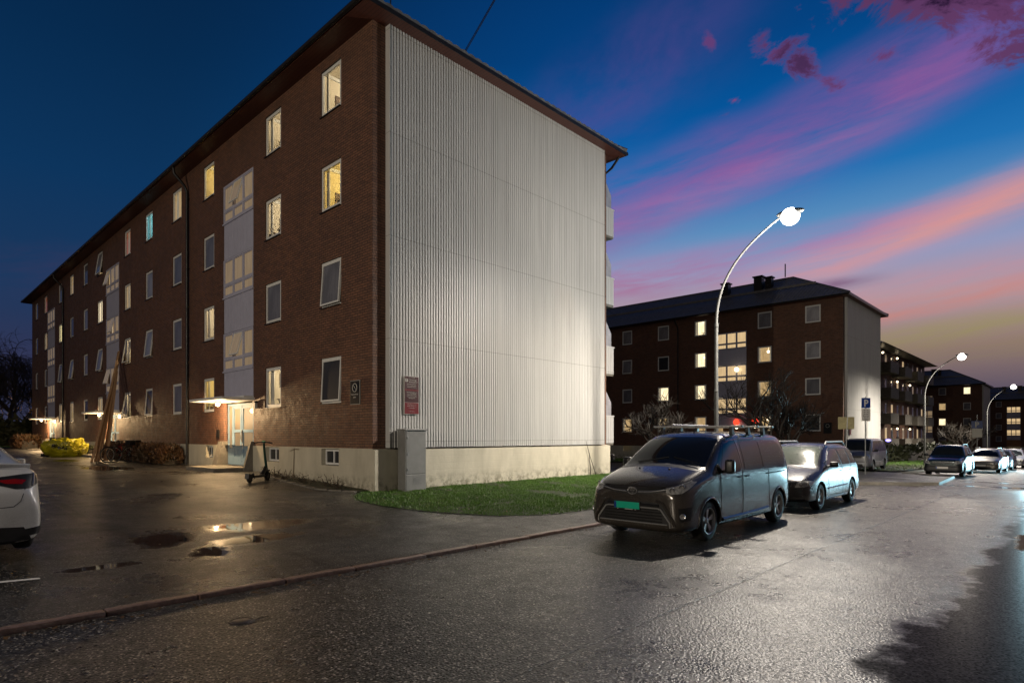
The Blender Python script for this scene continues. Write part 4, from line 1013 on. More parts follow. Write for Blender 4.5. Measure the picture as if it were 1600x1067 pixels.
    for sg in (-1,1):
        c.seam('daylight_strip',M['chrome'],[(.1,sg*.57,.935),(.2,sg*.66,.962),(.3,sg*.78,1.005),(.4,sg*.90,1.05)],(1,-.75*sg,0),w=.018,off=.012)
    # emblem: three chrome ovals
    h=c.ray((0,0,.885),(1,0,0))[0]; ex=h.x-.014
    e=MB()
    def oval(cy,cz,a,b,rr=.006): e.tube([(ex-.002,cy+a*math.cos(2*PI*i/24),cz+b*math.sin(2*PI*i/24)) for i in range(25)],rr,6,False)
    oval(0,.872,.088,.058,.008); oval(0,.896,.048,.022,.005); oval(0,.872,.021,.052,.005)
    e.build('emblem',M['chrome'],t,smooth=True)
    b=MB(); b.lathe([(0,0),(.08,0),(.08,.012),(0,.012)],20,Matrix.Translation((ex+.006,0,.872))@Matrix.Rotation(-PI/2,4,'Y')@Matrix.Diagonal((.65,1,1,1))); b.build('emblem_backing',M['black'],t)
    # lower grille with light frame
    c.front('lower_grille',M['black'],[(-.66,.34),(.66,.34),(.70,.42),(.56,.665),(.45,.70),(-.45,.70),(-.56,.665),(-.70,.42)],off=.002,grid=.04)
    for i in range(5): c.seam('grille_bar',M['dark'],[(0,-.56,.38+i*.05),(0,.56,.38+i*.05)],(1,0,0),w=.02,off=.006)
    c.seam('bumper_bar',M['black'],[(0,-.50,.645),(0,.50,.645)],(1,0,0),w=.05,off=.008)
    for sg in (-1,1):
        c.seam('bumper_trim',M['alu'],[(0,0,.60),(0,sg*.48,.60),(0,sg*.54,.585),(0,sg*.70,.38),(0,sg*.705,.30)],(1,0,0),w=.028,off=.012,step=.03)
        c.seam('bumper_trim',P_VAN,[(0,sg*.46,.72),(0,sg*.57,.69),(0,sg*.75,.42),(0,sg*.77,.33)],(1,0,0),w=.05,off=.006,step=.03)
    c.seam('bumper_trim',M['alu'],[(0,-.66,.345),(0,.66,.345)],(1,0,0),w=.022,off=.012)
    for sg in (-1,1):
        pts=[(.1,sg*.79,.62),(.3,sg*.90,.63),(.35,sg*.92,.58),(.3,sg*.91,.42),(.1,sg*.82,.40)]
        c.patch('fog_lamp_recess',M['black'],pts,(1,-.8*sg,0),off=.003,grid=.03)
        h=c.ray((.15,sg*.84,.49),(1,-.8*sg,0))
        if h[0] is not None:
            n=Vector((1,-.8*sg,0)).normalized(); q=n.to_track_quat('Z','Y').to_matrix().to_4x4(); q.translation=h[0]-n*.008
            m=MB(); m.lathe([(0,.0),(.03,-.004),(.042,-.012),(.048,-.004),(.05,.006)],18,q); m.build('fog_lamp',M['chrome'],t,smooth=True)
    h=c.ray((0,0,.60),(1,0,0))[0]; c.plate(h.x-.03,.10,.62,M['teal'],.50,.115,tilt=-.05)
    for i,(y,w) in enumerate(((-.13,.02),(.0,.16),(.22,.02))):
        m=MB(); m.box(h.x-.03,h.x-.026,y+.06-w/2,y+.06+w/2,.548,.556); m.build('plate_lettering',M['signwhite'],t)
    # bonnet gap + washer jets
    c.seam('bonnet_gap',M['dark'],[(0,-.60,.955),(0,-.3,.945),(0,0,.95),(0,.3,.945),(0,.60,.955)],(1,0,0),w=.012,off=-.002)
    for sg in (-1,1):
        c.seam('bonnet_gap',M['dark'],[(.30,sg*.80,2),(.6,sg*.84,2),(1.0,sg*.86,2)],(0,0,-1),w=.010,off=-.002)
        h=c.ray((.72,sg*.3,2),(0,0,-1))[0]; m=MB(); m.bbox(h.x-.02,h.x+.02,h.y-.015,h.y+.015,h.z-.01,h.z+.015,.006); m.build('washer_jet',M['black'],t)
    # rear: bumper, tail lamp edges
    for sg in (-1,1):
        c.patch('tail_light',M['tail'],[(4.68,sg*.88,1.15),(4.79,sg*.80,1.15),(4.79,sg*.80,.78),(4.72,sg*.9,.78)],(0,-sg,0),off=.006,grid=.05)
    b=MB(); b.bbox(4.72,4.88,-.86,.86,.36,.62,.05); b.build('rear_bumper',P_VAN,t,smooth=True,angle=60)
    c.rear('rear_window',M['glass_dark'],[(-.62,1.2),(.62,1.2),(.55,1.62),(-.55,1.62)],off=.006)
    # roof bars
    for x,ov in ((2.30,.0),(3.05,.0),(3.80,.0)):
        m=MB(); z=1.985; m.bbox(x-.035,x+.035,-.93,.93,z-.014,z+.016,.008); o=m.build('roof_bar',M['alu'],t)
        for sg in (-1,1):
            f=MB(); f.add([(x-.06,sg*.74-.03,1.83),(x+.06,sg*.74-.03,1.83),(x+.035,sg*.72-.03,1.972),(x-.035,sg*.72-.03,1.972),(x-.06,sg*.74+.03,1.80),(x+.06,sg*.74+.03,1.80),(x+.035,sg*.72+.03,1.972),(x-.035,sg*.72+.03,1.972)],[(0,1,2,3),(4,7,6,5),(0,4,5,1),(3,2,6,7),(0,3,7,4),(1,5,6,2)]); f.build('foot',M['black'],o)
            e=MB(); e.bbox(x-.04,x+.04,sg*.93-.012,sg*.93+.012,z-.018,z+.02,.006); e.build('end_cap',M['black'],o)
    m=MB(); m.tube([(2.28,.5,2.02),(3.85,.5,2.02)],.022,10); m.build('roof_tube',M['alu'],t,smooth=True)
    a=MB(); h=c.ray((2.02,-.1,3),(0,0,-1))[0]; a.tube([h,h+Vector((.10,0,.13))],[.012,.004],6); a.build('aerial',M['black'],t)
    return t
van()
# ---------------------------------------------------------------- generic passenger car
def passenger(t,kind,pm,lit=False,low=None,detail=True):
    K=dict(
     mpv=dict(L=4.39,W=1.79,H=1.63,hood=(.74,.97),cowl=1.02,x1=1.0,x2=1.95,x3=3.85,x4=4.28,belt=1.0,ax=(.86,3.53),rw=.32,wr=.66),
     suv=dict(L=4.2,W=1.70,H=1.64,hood=(.84,1.0),cowl=1.04,x1=1.25,x2=1.80,x3=3.6,x4=4.1,belt=1.02,ax=(.82,3.22),rw=.34,wr=.64),
     estate=dict(L=4.66,W=1.76,H=1.47,hood=(.70,.90),cowl=.94,x1=1.30,x2=2.15,x3=3.95,x4=4.55,belt=.94,ax=(.90,3.58),rw=.315,wr=.60),
     hatch=dict(L=4.2,W=1.76,H=1.46,hood=(.70,.90),cowl=.95,x1=1.15,x2=2.0,x3=3.3,x4=4.1,belt=.96,ax=(.85,3.45),rw=.315,wr=.60),
     micro=dict(L=4.75,W=1.84,H=1.93,hood=(.92,1.10),cowl=1.15,x1=.62,x2=1.35,x3=4.45,x4=4.72,belt=1.12,ax=(.92,3.84),rw=.32,wr=.74))[kind]
    L,W,Hh=K['L'],K['W'],K['H']; w=W/2; x1,x2,x3,x4=K['x1'],K['x2'],K['x3'],K['x4']; b=K['belt']; wr=K['wr']; h0,h1=K['hood']
    st=[(.005,.32,w*.62,w*.68,.44,w*.66,.55,w*.58,h0-.08,h0-.06),
        (.03,.25,w*.80,w*.86,.46,w*.84,.58,w*.74,h0-.02,h0),
        (.14,.21,w*.90,w*.95,.48,w*.93,.64,w*.82,h0+.03,h0+.06),
        (.45,.19,w*.93,w*.99,.50,w*.97,.74,w*.84,lerp(h0,h1,.45)+.03,lerp(h0,h1,.45)+.07),
        (x1*.82,.19,w*.94,w,.52,w*.98,b-.12,w*.85,h1-.01,h1+.03),
        (x1+.02,.19,w*.94,w,.52,w*.985,b-.06,w*.85,K['cowl']-.02,K['cowl']+.02),
        (lerp(x1,x2,.5),.19,w*.94,w,.52,w*.985,b,lerp(w*.85,wr,.6),lerp(K['cowl'],Hh,.55)-.03,lerp(K['cowl'],Hh,.58)+.02),
        (x2,.19,w*.94,w,.52,w*.985,b,wr,Hh-.10,Hh-.03),
        (x2+.3,.19,w*.94,w,.52,w*.985,b+.005,wr+.005,Hh-.065,Hh),
        (lerp(x2,x3,.6),.19,w*.94,w,.52,w*.985,b+.01,wr+.01,Hh-.065,Hh),
        (x3,.20,w*.93,w*.99,.53,w*.975,b+.02,wr,Hh-.09,Hh-.03),
        (lerp(x3,x4,.6),.23,w*.92,w*.98,.53,w*.96,b+.02,wr-.04,lerp(Hh,b,.22),lerp(Hh,b,.13)),
        (x4,.26,w*.90,w*.96,.54,w*.93,b,wr-.08,lerp(Hh,b,.62),lerp(Hh,b,.55)),
        (L-.03,.30,w*.86,w*.93,.54,w*.90,b-.08,w*.74,b+.02,b+.05),
        (L,.36,w*.72,w*.78,.56,w*.76,b-.16,w*.62,b-.08,b-.05)]
    c=Car(dict(W=W,rw=K['rw'],axles=K['ax'],st=st,clad=low or 0),t,pm)
    c.wheels(5 if kind!='micro' else 7,'alu')
    sc=M['glass_frost'] if kind=='mpv' and not lit else M['glass_screen']
    zt=Hh-.10; zb=K['cowl']+.06
    c.front('windscreen',sc,[(-w*.80,zb-.03),(-w*.4,zb),(w*.4,zb),(w*.80,zb-.03),(wr*.92,zt-.04),(wr*.82,zt),(-wr*.82,zt),(-wr*.92,zt-.04)],off=.006,grid=.07,inset=.05)
    # side glass strips
    zt2=Hh-.17; zb2=b+.055
    xa=lerp(x1,x2,.42); pill=[lerp(x2,x3,.36),lerp(x2,x3,.78)]
    def zl(x):   # top edge of the glass follows the roof
        if x<x2+.15: return lerp(zb2+.05,zt2,sm(0,1,(x-xa)/(x2+.15-xa)))
        if x>x3-.1: return lerp(zt2,lerp(Hh,b,.45),(x-x3+.1)/(x4-x3+.1))
        return zt2
    segs=[(xa,pill[0]-.05),(pill[0]+.05,pill[1]-.04),(pill[1]+.05,min(x4-.12,x3+.42))]
    for (a,e) in segs:
        n=6; top=[(lerp(e,a,i/n),zl(lerp(e,a,i/n))) for i in range(n+1)]
        c.side('side_window',M['glass_dark' if kind!='mpv' else 'glass_wet'],[(a,zb2),(e,zb2)]+top,off=.005,grid=.07)
    xe=min(x4-.08,x3+.47); n=12
    c.side('window_surround',M['black'],[(xa-.08,zb2-.03),(xe,zb2-.03)]+[(lerp(xe,xa-.06,i/n),zl(lerp(xe,xa-.06,i/n))+.03) for i in range(n+1)],off=.002,inset=.02,grid=.07)
    c.rear('rear_window',M['glass_dark'],[(-wr*.9,b+.1),(wr*.9,b+.1),(wr*.8,zt-.05),(-wr*.8,zt-.05)],off=.006,grid=.08,inset=.05)
    c.lines('door_gap',M['dark'],[[(xa-.02,zb2-.03),(xa+.02,.75),(xa+.05,.34),(pill[0]-.02,.31),(pill[0],.7),(pill[0],zb2)],[(pill[0],.31),(pill[1]-.25,.34),(pill[1]-.05,.62),(pill[1]+.02,zb2)]],w=.010,off=-.001)
    c.lines('side_moulding',M['black'] if kind!='mpv' else pm,[[(K['ax'][0]+.5,.50),(K['ax'][1]-.48,.52)]],w=.045,off=-.004)
    c.lines('sill',pm if kind=='mpv' else M['black'],[[(K['ax'][0]+.42,.25),(K['ax'][1]-.42,.26)]],w=.06,off=-.004)
    c.handles((pill[0]-.18,pill[1]-.15),b-.10,.18)
    c.mirror(xa+.06,b+.09,.2,.14,.13,M['black'] if kind in('mpv','suv','micro') else pm)
    # face
    zh=h0-.07
    lamp_unit(c,[(.05,w*.58,zh-.09),(.1,w*.78,zh-.08),(.3,w*.97,zh-.02),(.4,w*.98,zh+.05),(.2,w*.86,zh+.075),(.1,w*.62,zh+.055)],(1,.7,0),.007,[(.1,w*.70,zh-.01,.045),(.2,w*.85,zh+.0,.04)])
    c.front('grille',M['black'],[(-w*.50,zh-.075),(w*.50,zh-.075),(w*.54,zh+.045),(-w*.54,zh+.045)],off=.003,grid=.05)
    for i in range(3): c.seam('grille_bar',M['alu'] if kind in('estate','suv') else M['steel'],[(0,-w*.48,zh-.05+i*.04),(0,w*.48,zh-.05+i*.04)],(1,0,0),w=.010,off=.008)
    c.front('lower_grille',M['black'],[(-w*.62,.28),(w*.62,.28),(w*.55,.42),(-w*.55,.42)],off=.003,grid=.06)
    h=c.ray((0,0,.47),(1,0,0))[0]; c.plate(h.x-.02,0,.48,M['signwhite'])
    c.seam('bumper_strip',M['black'],[(0,-w*.8,.545),(0,w*.8,.545)],(1,0,0),w=.03,off=.002)
    m=MB(); h=c.ray((0,0,zh),(1,0,0))[0]; m.tube([(h.x-.014,.045*math.cos(2*PI*i/20),zh-.01+.045*math.sin(2*PI*i/20)) for i in range(21)],.006,6,False); m.build('emblem',M['chrome'],t)
    for sg in (-1,1): c.patch('tail_light',M['tail'],[(L-.2,sg*w*.94,b-.02),(L,sg*w*.7,b-.04),(L,sg*w*.7,b-.3),(L-.2,sg*w*.95,b-.28)],(-1,-.8*sg,0),off=.006)
    h=c.ray((5,0,.75),(-1,0,0))[0]
    if h is not None: c.plate(h.x+.02,0,.74,M['signwhite'],rear=True)
    if kind in('mpv','suv','estate'):
        for sg in (-1,1):
            m=MB(); y=sg*(wr-.06); m.tube([(x2+.15,y,Hh-.06),(x2+.25,y,Hh+.02),(x3-.25,y,Hh+.02),(x3-.05,y,Hh-.09)],.020,8); m.build('roof_rail',M['alu'],t,smooth=True)
    for sg in (-.4,.4): c_=MB(); c_.tube([(x1+.02,sg*w*1.2,zb-.0),(x1+.14,sg*w*.1,zb+.12)],.008,6); c_.build('wiper',M['black'],t)
    if lit:
        for sg in (-1,1):
            m=MB(); hh=c.ray((.1,sg*w*.74,zh),(1,0,0))[0]; m.lathe([(0,0),(.06,0),(.07,.02)],14,Matrix.Translation((hh.x-.02,sg*w*.74,zh))@Matrix.Rotation(PI/2,4,'Y')); m.build('lit_headlight',M['headlit'],t)
    return c
t=thing('people_carrier','rain-beaded dark compact people carrier with roof rails parked right behind the grey van','car',(5.62,-8.62,0)); passenger(t,'mpv',P_NAVY)
t=thing('camper_van','silver blue older van with boxy body parked beside the parking sign','van',(30.4,-4.1,H(31,-4)+.03),R(1)); passenger(t,'micro',P_SILV)
t=thing('small_suv','dark green small off-roader with beige lower body and roof rails facing the camera','car',(28.4,-8.75,S(30)),R(-1)); passenger(t,'suv',P_GREEN,low=.60)
t=thing('estate_car','grey beige estate car parked behind the dark green off-roader','car',(36.3,-9.5,S(38)),R(-2)); passenger(t,'estate',P_BEIGE)
t=thing('parked_car','pale glare-lit hatchback parked behind the beige estate car','car',(43.5,-9.6,S(45))); passenger(t,'hatch',P_GREY)
t=thing('parked_car','farthest car of the kerbside row at the right edge','car',(50.5,-9.8,S(52))); passenger(t,'estate',P_SILV)
t=thing('hatchback','black hatchback parked on the lawn side behind the foreground block','car',(27.6,11.2,H(27,11)+.03),R(168)); passenger(t,'hatch',P_BLACK)
c_on=thing('oncoming_car','oncoming car with its headlights on at the right edge of the road','car',(19.2,-13.5,S(20)),R(-3)); passenger(c_on,'hatch',P_GREY,lit=True)
c2=copy_tree(c_on); c2.location=(46,-12.75,S(47)); c2['label']='second oncoming car with headlights on far down the road'
for (x,y,e,hd) in ((19.0,-13.5,430,174),(45.8,-12.6,7000,176)):
    for dy in (.6,):
        l=bpy.data.lights.new('headlight_beam','SPOT'); l.energy=e*1.6; l.color=(.48,.86,1); l.spot_size=R(95); l.spot_blend=.9; l.shadow_soft_size=.07
        o=bpy.data.objects.new('headlight_beam',l); COL.objects.link(o); o.location=(x-.15,y+dy,.66+S(x)); o.rotation_euler=(R(86),0,R(hd-90))
# ---------------------------------------------------------------- white saloon, rear towards us (drives towards +Y)
def white_car():
    t=thing('white_saloon','white electric saloon cut by the left edge showing its rear lamp and bootlid lip','car',(-8.78,.80,H(-8.6,-2)-.02),R(-90)); t.scale=(1.03,1.03,1.14)
    L=4.72; w=.93; sp=dict(W=1.86,rw=.345,axles=(.88,3.77),st=[])
    S=[(.0,.32,w*.6,w*.66,.44,w*.64,.52,w*.55,.60,.62),(.05,.25,w*.8,w*.86,.46,w*.84,.58,w*.72,.68,.70),(.3,.2,w*.9,w*.97,.5,w*.95,.68,w*.8,.80,.84),(.9,.18,w*.93,w,.52,w*.98,.82,w*.84,.92,.97),
     (1.35,.18,w*.94,w,.52,w*.98,.90,w*.82,1.02,1.08),(1.8,.18,w*.94,w,.52,w*.98,.92,w*.72,1.26,1.31),(2.3,.18,w*.94,w,.52,w*.98,.93,w*.64,1.38,1.43),(2.9,.18,w*.94,w,.52,w*.98,.94,w*.63,1.37,1.43),(3.5,.18,w*.94,w,.53,w*.99,.96,w*.66,1.26,1.31),
     (3.95,.20,w*.94,w,.55,w*.985,.98,w*.74,1.13,1.17),(4.30,.19,w*.93,w*.985,.56,w*.965,.97,w*.82,1.055,1.085),(4.50,.17,w*.92,w*.97,.57,w*.94,.95,w*.82,1.045,1.075),(4.58,.165,w*.91,w*.965,.58,w*.90,.84,w*.80,.93,.965),
     (4.67,.165,w*.88,w*.945,.60,w*.87,.74,w*.76,.84,.87),(4.72,.19,w*.80,w*.88,.58,w*.84,.66,w*.7,.72,.74)]
    sp['st']=S; c=Car(sp,t,P_WHITE); c.wheels(5,'disc')
    for sg in (-1,1):
        y=lambda v: sg*v
        c.patch('tail_light',M['black'],[(4.6,y(.36),.93),(4.55,y(.70),.965),(4.45,y(.90),.975),(4.25,y(.93),.985),(4.25,y(.93),.955),(4.45,y(.90),.875),(4.6,y(.74),.80),(4.66,y(.60),.80),(4.66,y(.46),.845)],(-1,-.55*sg,0),off=.006,grid=.03)
        c.patch('tail_light',M['tail'],[(4.6,y(.42),.905),(4.58,y(.60),.915),(4.55,y(.71),.90),(4.6,y(.66),.855),(4.66,y(.52),.865)],(-1,-.55*sg,0),off=.011,grid=.03)
        c.seam('lamp_bezel',M['chrome'],[(4.5,y(.83),.965),(4.52,y(.80),.90),(4.55,y(.765),.83)],(-1,-.55*sg,0),w=.03,off=.006)
        c.patch('lamp_reflector',M['lens'],[(4.45,y(.85),.955),(4.35,y(.91),.965),(4.35,y(.92),.93),(4.5,y(.83),.86)],(-1,-.55*sg,0),off=.011,grid=.03)
        c.seam('boot_gap',M['dark'],[(4.6,y(.70),.80),(4.66,y(.66),.66),(4.7,y(.60),.60),(4.72,y(.3),.585),(4.72,0,.585)],(-1,-.25*sg,0),w=.010,off=-.002)
        c.patch('bumper_corner_trim',M['black'],[(4.68,y(.66),.33),(4.62,y(.86),.36),(4.45,y(.93),.55),(4.42,y(.935),.60),(4.40,y(.935),.56),(4.5,y(.91),.42),(4.62,y(.86),.27),(4.7,y(.6),.25)],(-1,-.7*sg,0),off=.012,grid=.03)
    c.rear('diffuser',M['black'],[(-.80,.18),(.80,.18),(.70,.36),(.3,.38),(-.3,.38),(-.70,.36)],off=.010)
    c.patch('rear_window',M['glass_dark'],[(3.0,-.52,2),(3.9,-.56,2),(4.12,-.50,2),(4.16,0,2),(4.12,.50,2),(3.9,.56,2),(3.0,.52,2)],(0,0,-1),off=.006,grid=.07)
    s=MB(); n=14; vs=[]
    for i in range(n+1):
        y=lerp(-.80,.80,i/n); dx=-.10*(abs(y)/.8)**3; z=1.075-.03*(abs(y)/.8)**2
        vs+=[(4.34+dx,y,z-.005),(4.55+dx,y,z+.035),(4.565+dx,y,z+.02),(4.50+dx,y,z-.05)]
    s.add(vs,[(4*i+a,4*i+(a+1)%4,4*i+4+(a+1)%4,4*i+4+a) for i in range(n) for a in range(4)]+[(0,1,2,3),(4*n,4*n+1,4*n+2,4*n+3)]); s.build('boot_lip',P_WHITE,t,smooth=True,angle=50)
    gl=[(1.6,1.0),(2.1,1.0),(3.6,1.02),(3.85,1.05),(3.5,1.17),(2.9,1.28),(2.3,1.30),(2.0,1.25)]
    c.side('side_window',M['glass_dark'],gl,off=.005,grid=.08)
    c.lines('door_gap',M['dark'],[[(1.5,.95),(1.5,.3),(2.5,.28),(2.6,.98)],[(2.6,.28),(3.3,.3),(3.6,.7),(3.6,1.0)]],w=.01,off=-.001)
    c.front('windscreen',M['glass_screen'],[(-.7,1.05),(.7,1.05),(.52,1.33),(-.52,1.33)],off=.006,grid=.08)
    c.mirror(1.75,1.02,.18,.12,.12,P_WHITE)
    lamp_unit(c,[(.1,w*.6,.6),(.2,w*.85,.62),(.35,w*.95,.70),(.2,w*.85,.70),(.1,w*.6,.66)],(1,.7,0),.006)
    return t
white_car()
# ================================================================ street furniture, lamps, plants, odds and ends
def street_lamp(x,yp,yl,z,label,power,on=True):
    t=thing('street_lamp',label,'street lamp',(x,yp,H(x,yp)),0,'curved street lamps along the road')
    d=yl-yp; m=MB(); m.tube([(0,0,-.1),(0,0,.02),(0,0,3.2)],[.085,.08,.07],16); m.tube([(0,0,3.2),(0,0,3.26),(0,0,5.4)],[.08,.062,.060],16); m.tube([(0,0,5.36),(0,0,5.5)],.070,16)
    m.box(-.06,.06,-.108,-.09,.5,.9)
    m.build('pole',M['mast'],t,smooth=True)
    P=[Vector((0,0,5.45)),Vector((0,0,7.2)),Vector((0,d*.48,z-.45)),Vector((0,d*.93,z+.12))]; pts=[]
    for i in range(25):
        s=i/24; pts.append(P[0]*(1-s)**3+P[1]*3*s*(1-s)**2+P[2]*3*s*s*(1-s)+P[3]*s**3)
    a=MB(); a.tube(pts,[lerp(.050,.028,i/24) for i in range(25)],12); a.build('arm',M['mast'],t,smooth=True)
    h=MB(); h.ball(Vector((0,d,z+.12)),.42,18,(.42,1,.26)); ho=h.build('lamp_housing',M['steel'],t,smooth=True)
    g=MB(); g.ball(Vector((0,d,z+.0)),.28,24,(.95,1.0,.95)); g.build('glare_ball',M['lamp_white'],ho,smooth=True)  # ball sized to stand in for the lamp's overexposed glare
    if power:
        l=bpy.data.lights.new('street_lamp_light','SPOT'); l.energy=power; l.color=(1,.89,.74); l.spot_size=R(176); l.spot_blend=.8; l.shadow_soft_size=.12
        o=bpy.data.objects.new('street_lamp_light',l); COL.objects.link(o); o.location=(x,yl,z-.30+H(x,yp))
        if x>20: return
        l=bpy.data.lights.new('street_lamp_glow','POINT'); l.energy=power*.27; l.color=(1,.91,.80); l.shadow_soft_size=.25
        o=bpy.data.objects.new('street_lamp_glow',l); COL.objects.link(o); o.location=(x,yl,z-.38+H(x,yp))
street_lamp(10.2,-5.1,-7.5,8.5,'nearest street lamp, its tall curved pole rising behind the grey van',5400)
street_lamp(48.5,-4.7,-7.1,8.5,'middle street lamp standing in front of the balcony block',8500)
street_lamp(80,-5.6,-8.0,8.5,'farthest street lamp at the right edge of the picture',9500)
l=bpy.data.lights.new('street_lamp_light','POINT'); l.energy=7800; l.color=(1,.86,.68); l.shadow_soft_size=.12
o=bpy.data.objects.new('street_lamp_light',l); COL.objects.link(o); o.location=(-34,-7.4,8.3)
for k in range(3):
    y1=10.21+SX*k; y0=7.55+SX*k
    l=bpy.data.lights.new('entrance_light','POINT'); l.energy=270; l.color=(1,.66,.33); l.shadow_soft_size=.09
    o=bpy.data.objects.new('entrance_light',l); COL.objects.link(o); o.location=(-.52,y1-.75,2.78)
# --- utility cabinet against the gable
t=thing('utility_cabinet','grey metal utility cabinet standing against the gable plinth','cabinet',(1.02,-.42,.25))
m=MB(); m.bbox(-.36,.36,-.17,.17,0,1.70,.008); m.build('body',M['grey_box'],t)
m=MB(); m.bbox(-.39,.39,-.21,.19,1.70,1.745,.008); m.build('lid',M['grey_box'],t)
d=MB(); d.bbox(-.33,.33,-.182,-.165,.50,1.67,.005); do=d.build('door',M['grey_box'],t)
for z in (.62,1.05,1.5): 
    q=MB(); q.bbox(-.30,-.27,-.195,-.18,z-.03,z+.03,.004); q.build('lock',M['steel'],do)
d=MB(); d.bbox(-.33,.33,-.180,-.165,.04,.475,.005); 
for i in range(6): d.box(-.10,.14,-.186,-.180,.22+i*.035,.232+i*.035)
d.build('vent_panel',M['grey_box'],t)
# --- signs on the gable: P sign with small print
t=thing('wall_sign','tall burgundy parking notice with red lower panel screwed on the pale cladding','sign',(1.14,-.235,2.42))
m=MB(); m.bbox(-.255,.255,-.012,.012,0,1.08,.004); m.build('backing',M['signwhite'],t)
m=MB(); m.box(-.245,.245,-.016,-.012,.335,1.07); pb=m.build('upper_panel',M['burg'],t)
m=MB(); m.box(-.245,.245,-.016,-.012,.01,.325); pr=m.build('lower_panel',M['red'],t)
m=MB(); m.box(-.245,.245,-.018,-.016,.665,.70); m.build('stripe',M['red'],pb)
def tx(s,x,z,size,par,m='signwhite',al='CENTER',bold=.0,ax='y'):
    mt=Matrix.Translation((x,-.0185,z))@Matrix.Rotation(PI/2,4,'X')
    return textmesh(s,size,mt,'lettering',M[m],par,.0008,bold,al)
m=MB(); m.box(-.225,-.135,-.018,-.016,.915,1.0); m.build('parking_symbol',M['signwhite'],pb)
mt=Matrix.Translation((-.18,-.0195,.93))@Matrix.Rotation(PI/2,4,'X'); textmesh('P',.09,mt,'lettering',M['burg'],pb,.0006,.002)
for s,x,z,sz in (('PRIVAT OMRÅDE',0,1.03,.028),('Parkerings-',.05,.955,.058),('bestemmelser',.05,.90,.054),('Parkering kun tillatt for',0,.845,.036),('beboere og besøkende',0,.80,.036),('til denne eiendommen',0,.755,.036),('Parkering på oppmerkede',0,.61,.034),('plasser med gyldig bevis',0,.57,.034),('Kontrollavgift kan ilegges',0,.53,.034),('Kjøretøy kan fjernes for eiers',0,.49,.030),('regning og risiko',0,.45,.034)): tx(s,x,z,sz,pb)
for i,(s,z) in enumerate((('Avgiften må betales innen tre uker',.27),('Spørsmål om kontrollavgift rettes',.22),('til parkeringsselskapet',.17),('Se vilkår for parkering',.07))): tx(s,0,z,.024,pr)
# --- black no-parking sign on the brick corner
t=thing('wall_sign','black sign with white crossed circle on the brick near the corner','sign',(-.03,.82,2.69),-PI/2)
m=MB(); m.bbox(-.25,.25,-.010,.012,0,.68,.004); m.build('border',M['signwhite'],t)
m=MB(); m.box(-.238,.238,-.014,-.010,.012,.668); p=m.build('panel',M['signblack'],t)
m=MB(); m.tube([(.115*math.cos(2*PI*i/32),-.016,.475+.115*math.sin(2*PI*i/32)) for i in range(33)],.011,6,False); m.tube([(-.08,-.016,.555),(.08,-.016,.395)],.007,6); m.build('no_stopping_symbol',M['signwhite'],p)
tx('Parkeringsforbud',0,.27,.052,p,bold=.001); tx('gjelder',0,.19,.052,p,bold=.001)
# --- P sign on a pole
t=thing('parking_sign','blue P sign with white plate on a pole in front of the pale gable','sign',(26.1,-5.8,H(26,-5.8)),math.atan2(FW[1],FW[0])-PI/2+R(12))
m=MB(); m.tube([(0,0,0),(0,0,4.05)],.03,10); m.build('pole',M['steel'],t,smooth=True)
m=MB(); m.bbox(-.27,.27,-.045,-.03,3.45,3.98,.004); pb=m.build('blue_plate',M['blue'],t)
mt=Matrix.Translation((0,-.047,3.53))@Matrix.Rotation(PI/2,4,'X'); textmesh('P',.52,mt,'letter',M['signwhite'],pb,.001,.012)
m=MB(); m.bbox(-.27,.27,-.045,-.03,2.78,3.43,.004); wp=m.build('white_plate',M['signwhite'],t)
for s,z,sz in (('08 - 20',2.83,.09),('(08 - 18)',2.72,.085),('Mot avgift',2.62,.07),('Maks 2 timer',2.535,.07),('Gjelder ikke',2.455,.06),('beboere',2.38,.06),('med tillatelse',2.31,.055)):
    mt=Matrix.Translation((0,-.0465,z+.5))@Matrix.Rotation(PI/2,4,'X'); textmesh(s,sz,mt,'lettering',M['signblack'],wp,.0008,.001)
t=thing('road_sign','back of a tilted pale sign on a leaning pole left of the parking sign','sign',(25.5,-5.0,H(25,-4)),R(-50))
m=MB(); m.tube([(0,0,0),(.12,0,3.0)],.028,8); m.build('pole',M['steel'],t,smooth=True)
m=MB(); m.bbox(-.36,.46,-.02,-.005,2.35,2.98,.006); m.build('sign_plate',simple('aged_sign_back',(.32,.28,.15),.5),t)
t=thing('parking_sign','small distant blue P sign before the farthest block','sign',(75,-5.2,H(75,-5)),math.atan2(FW[1],FW[0])-PI/2-R(35))
m=MB(); m.tube([(0,0,0),(0,0,5.2)],.05,8); m.build('pole',M['steel'],t)
m=MB(); m.bbox(-.5,.5,-.08,-.05,3.7,4.5,.01); pb=m.build('blue_plate',M['blue'],t)
mt=Matrix.Translation((0,-.082,3.85))@Matrix.Rotation(PI/2,4,'X'); textmesh('P',.75,mt,'letter',M['signwhite'],pb,.001,.02)
m=MB(); m.bbox(-.45,.45,-.08,-.05,2.7,3.65,.01); m.build('white_plate',M['signwhite'],t)
# notice on the next block
t=thing('wall_sign','small black no-parking sign on the second block beside its corner','sign',(42.36,.7,2.0),-PI/2)
m=MB(); m.bbox(-.3,.3,-.010,.012,0,.85,.004); m.build('panel',M['signblack'],t)
m=MB(); m.tube([(.13*math.cos(2*PI*i/24),-.016,.6+.13*math.sin(2*PI*i/24)) for i in range(25)],.014,6,False); m.build('symbol',M['signwhite'],t)
t=thing('wall_sign','narrow red notice on the pale gable of the second block','sign',(43.3,-.66,1.9))
m=MB(); m.box(-.25,.25,-.02,0,0,1.1); m.build('panel',M['burg'],t)
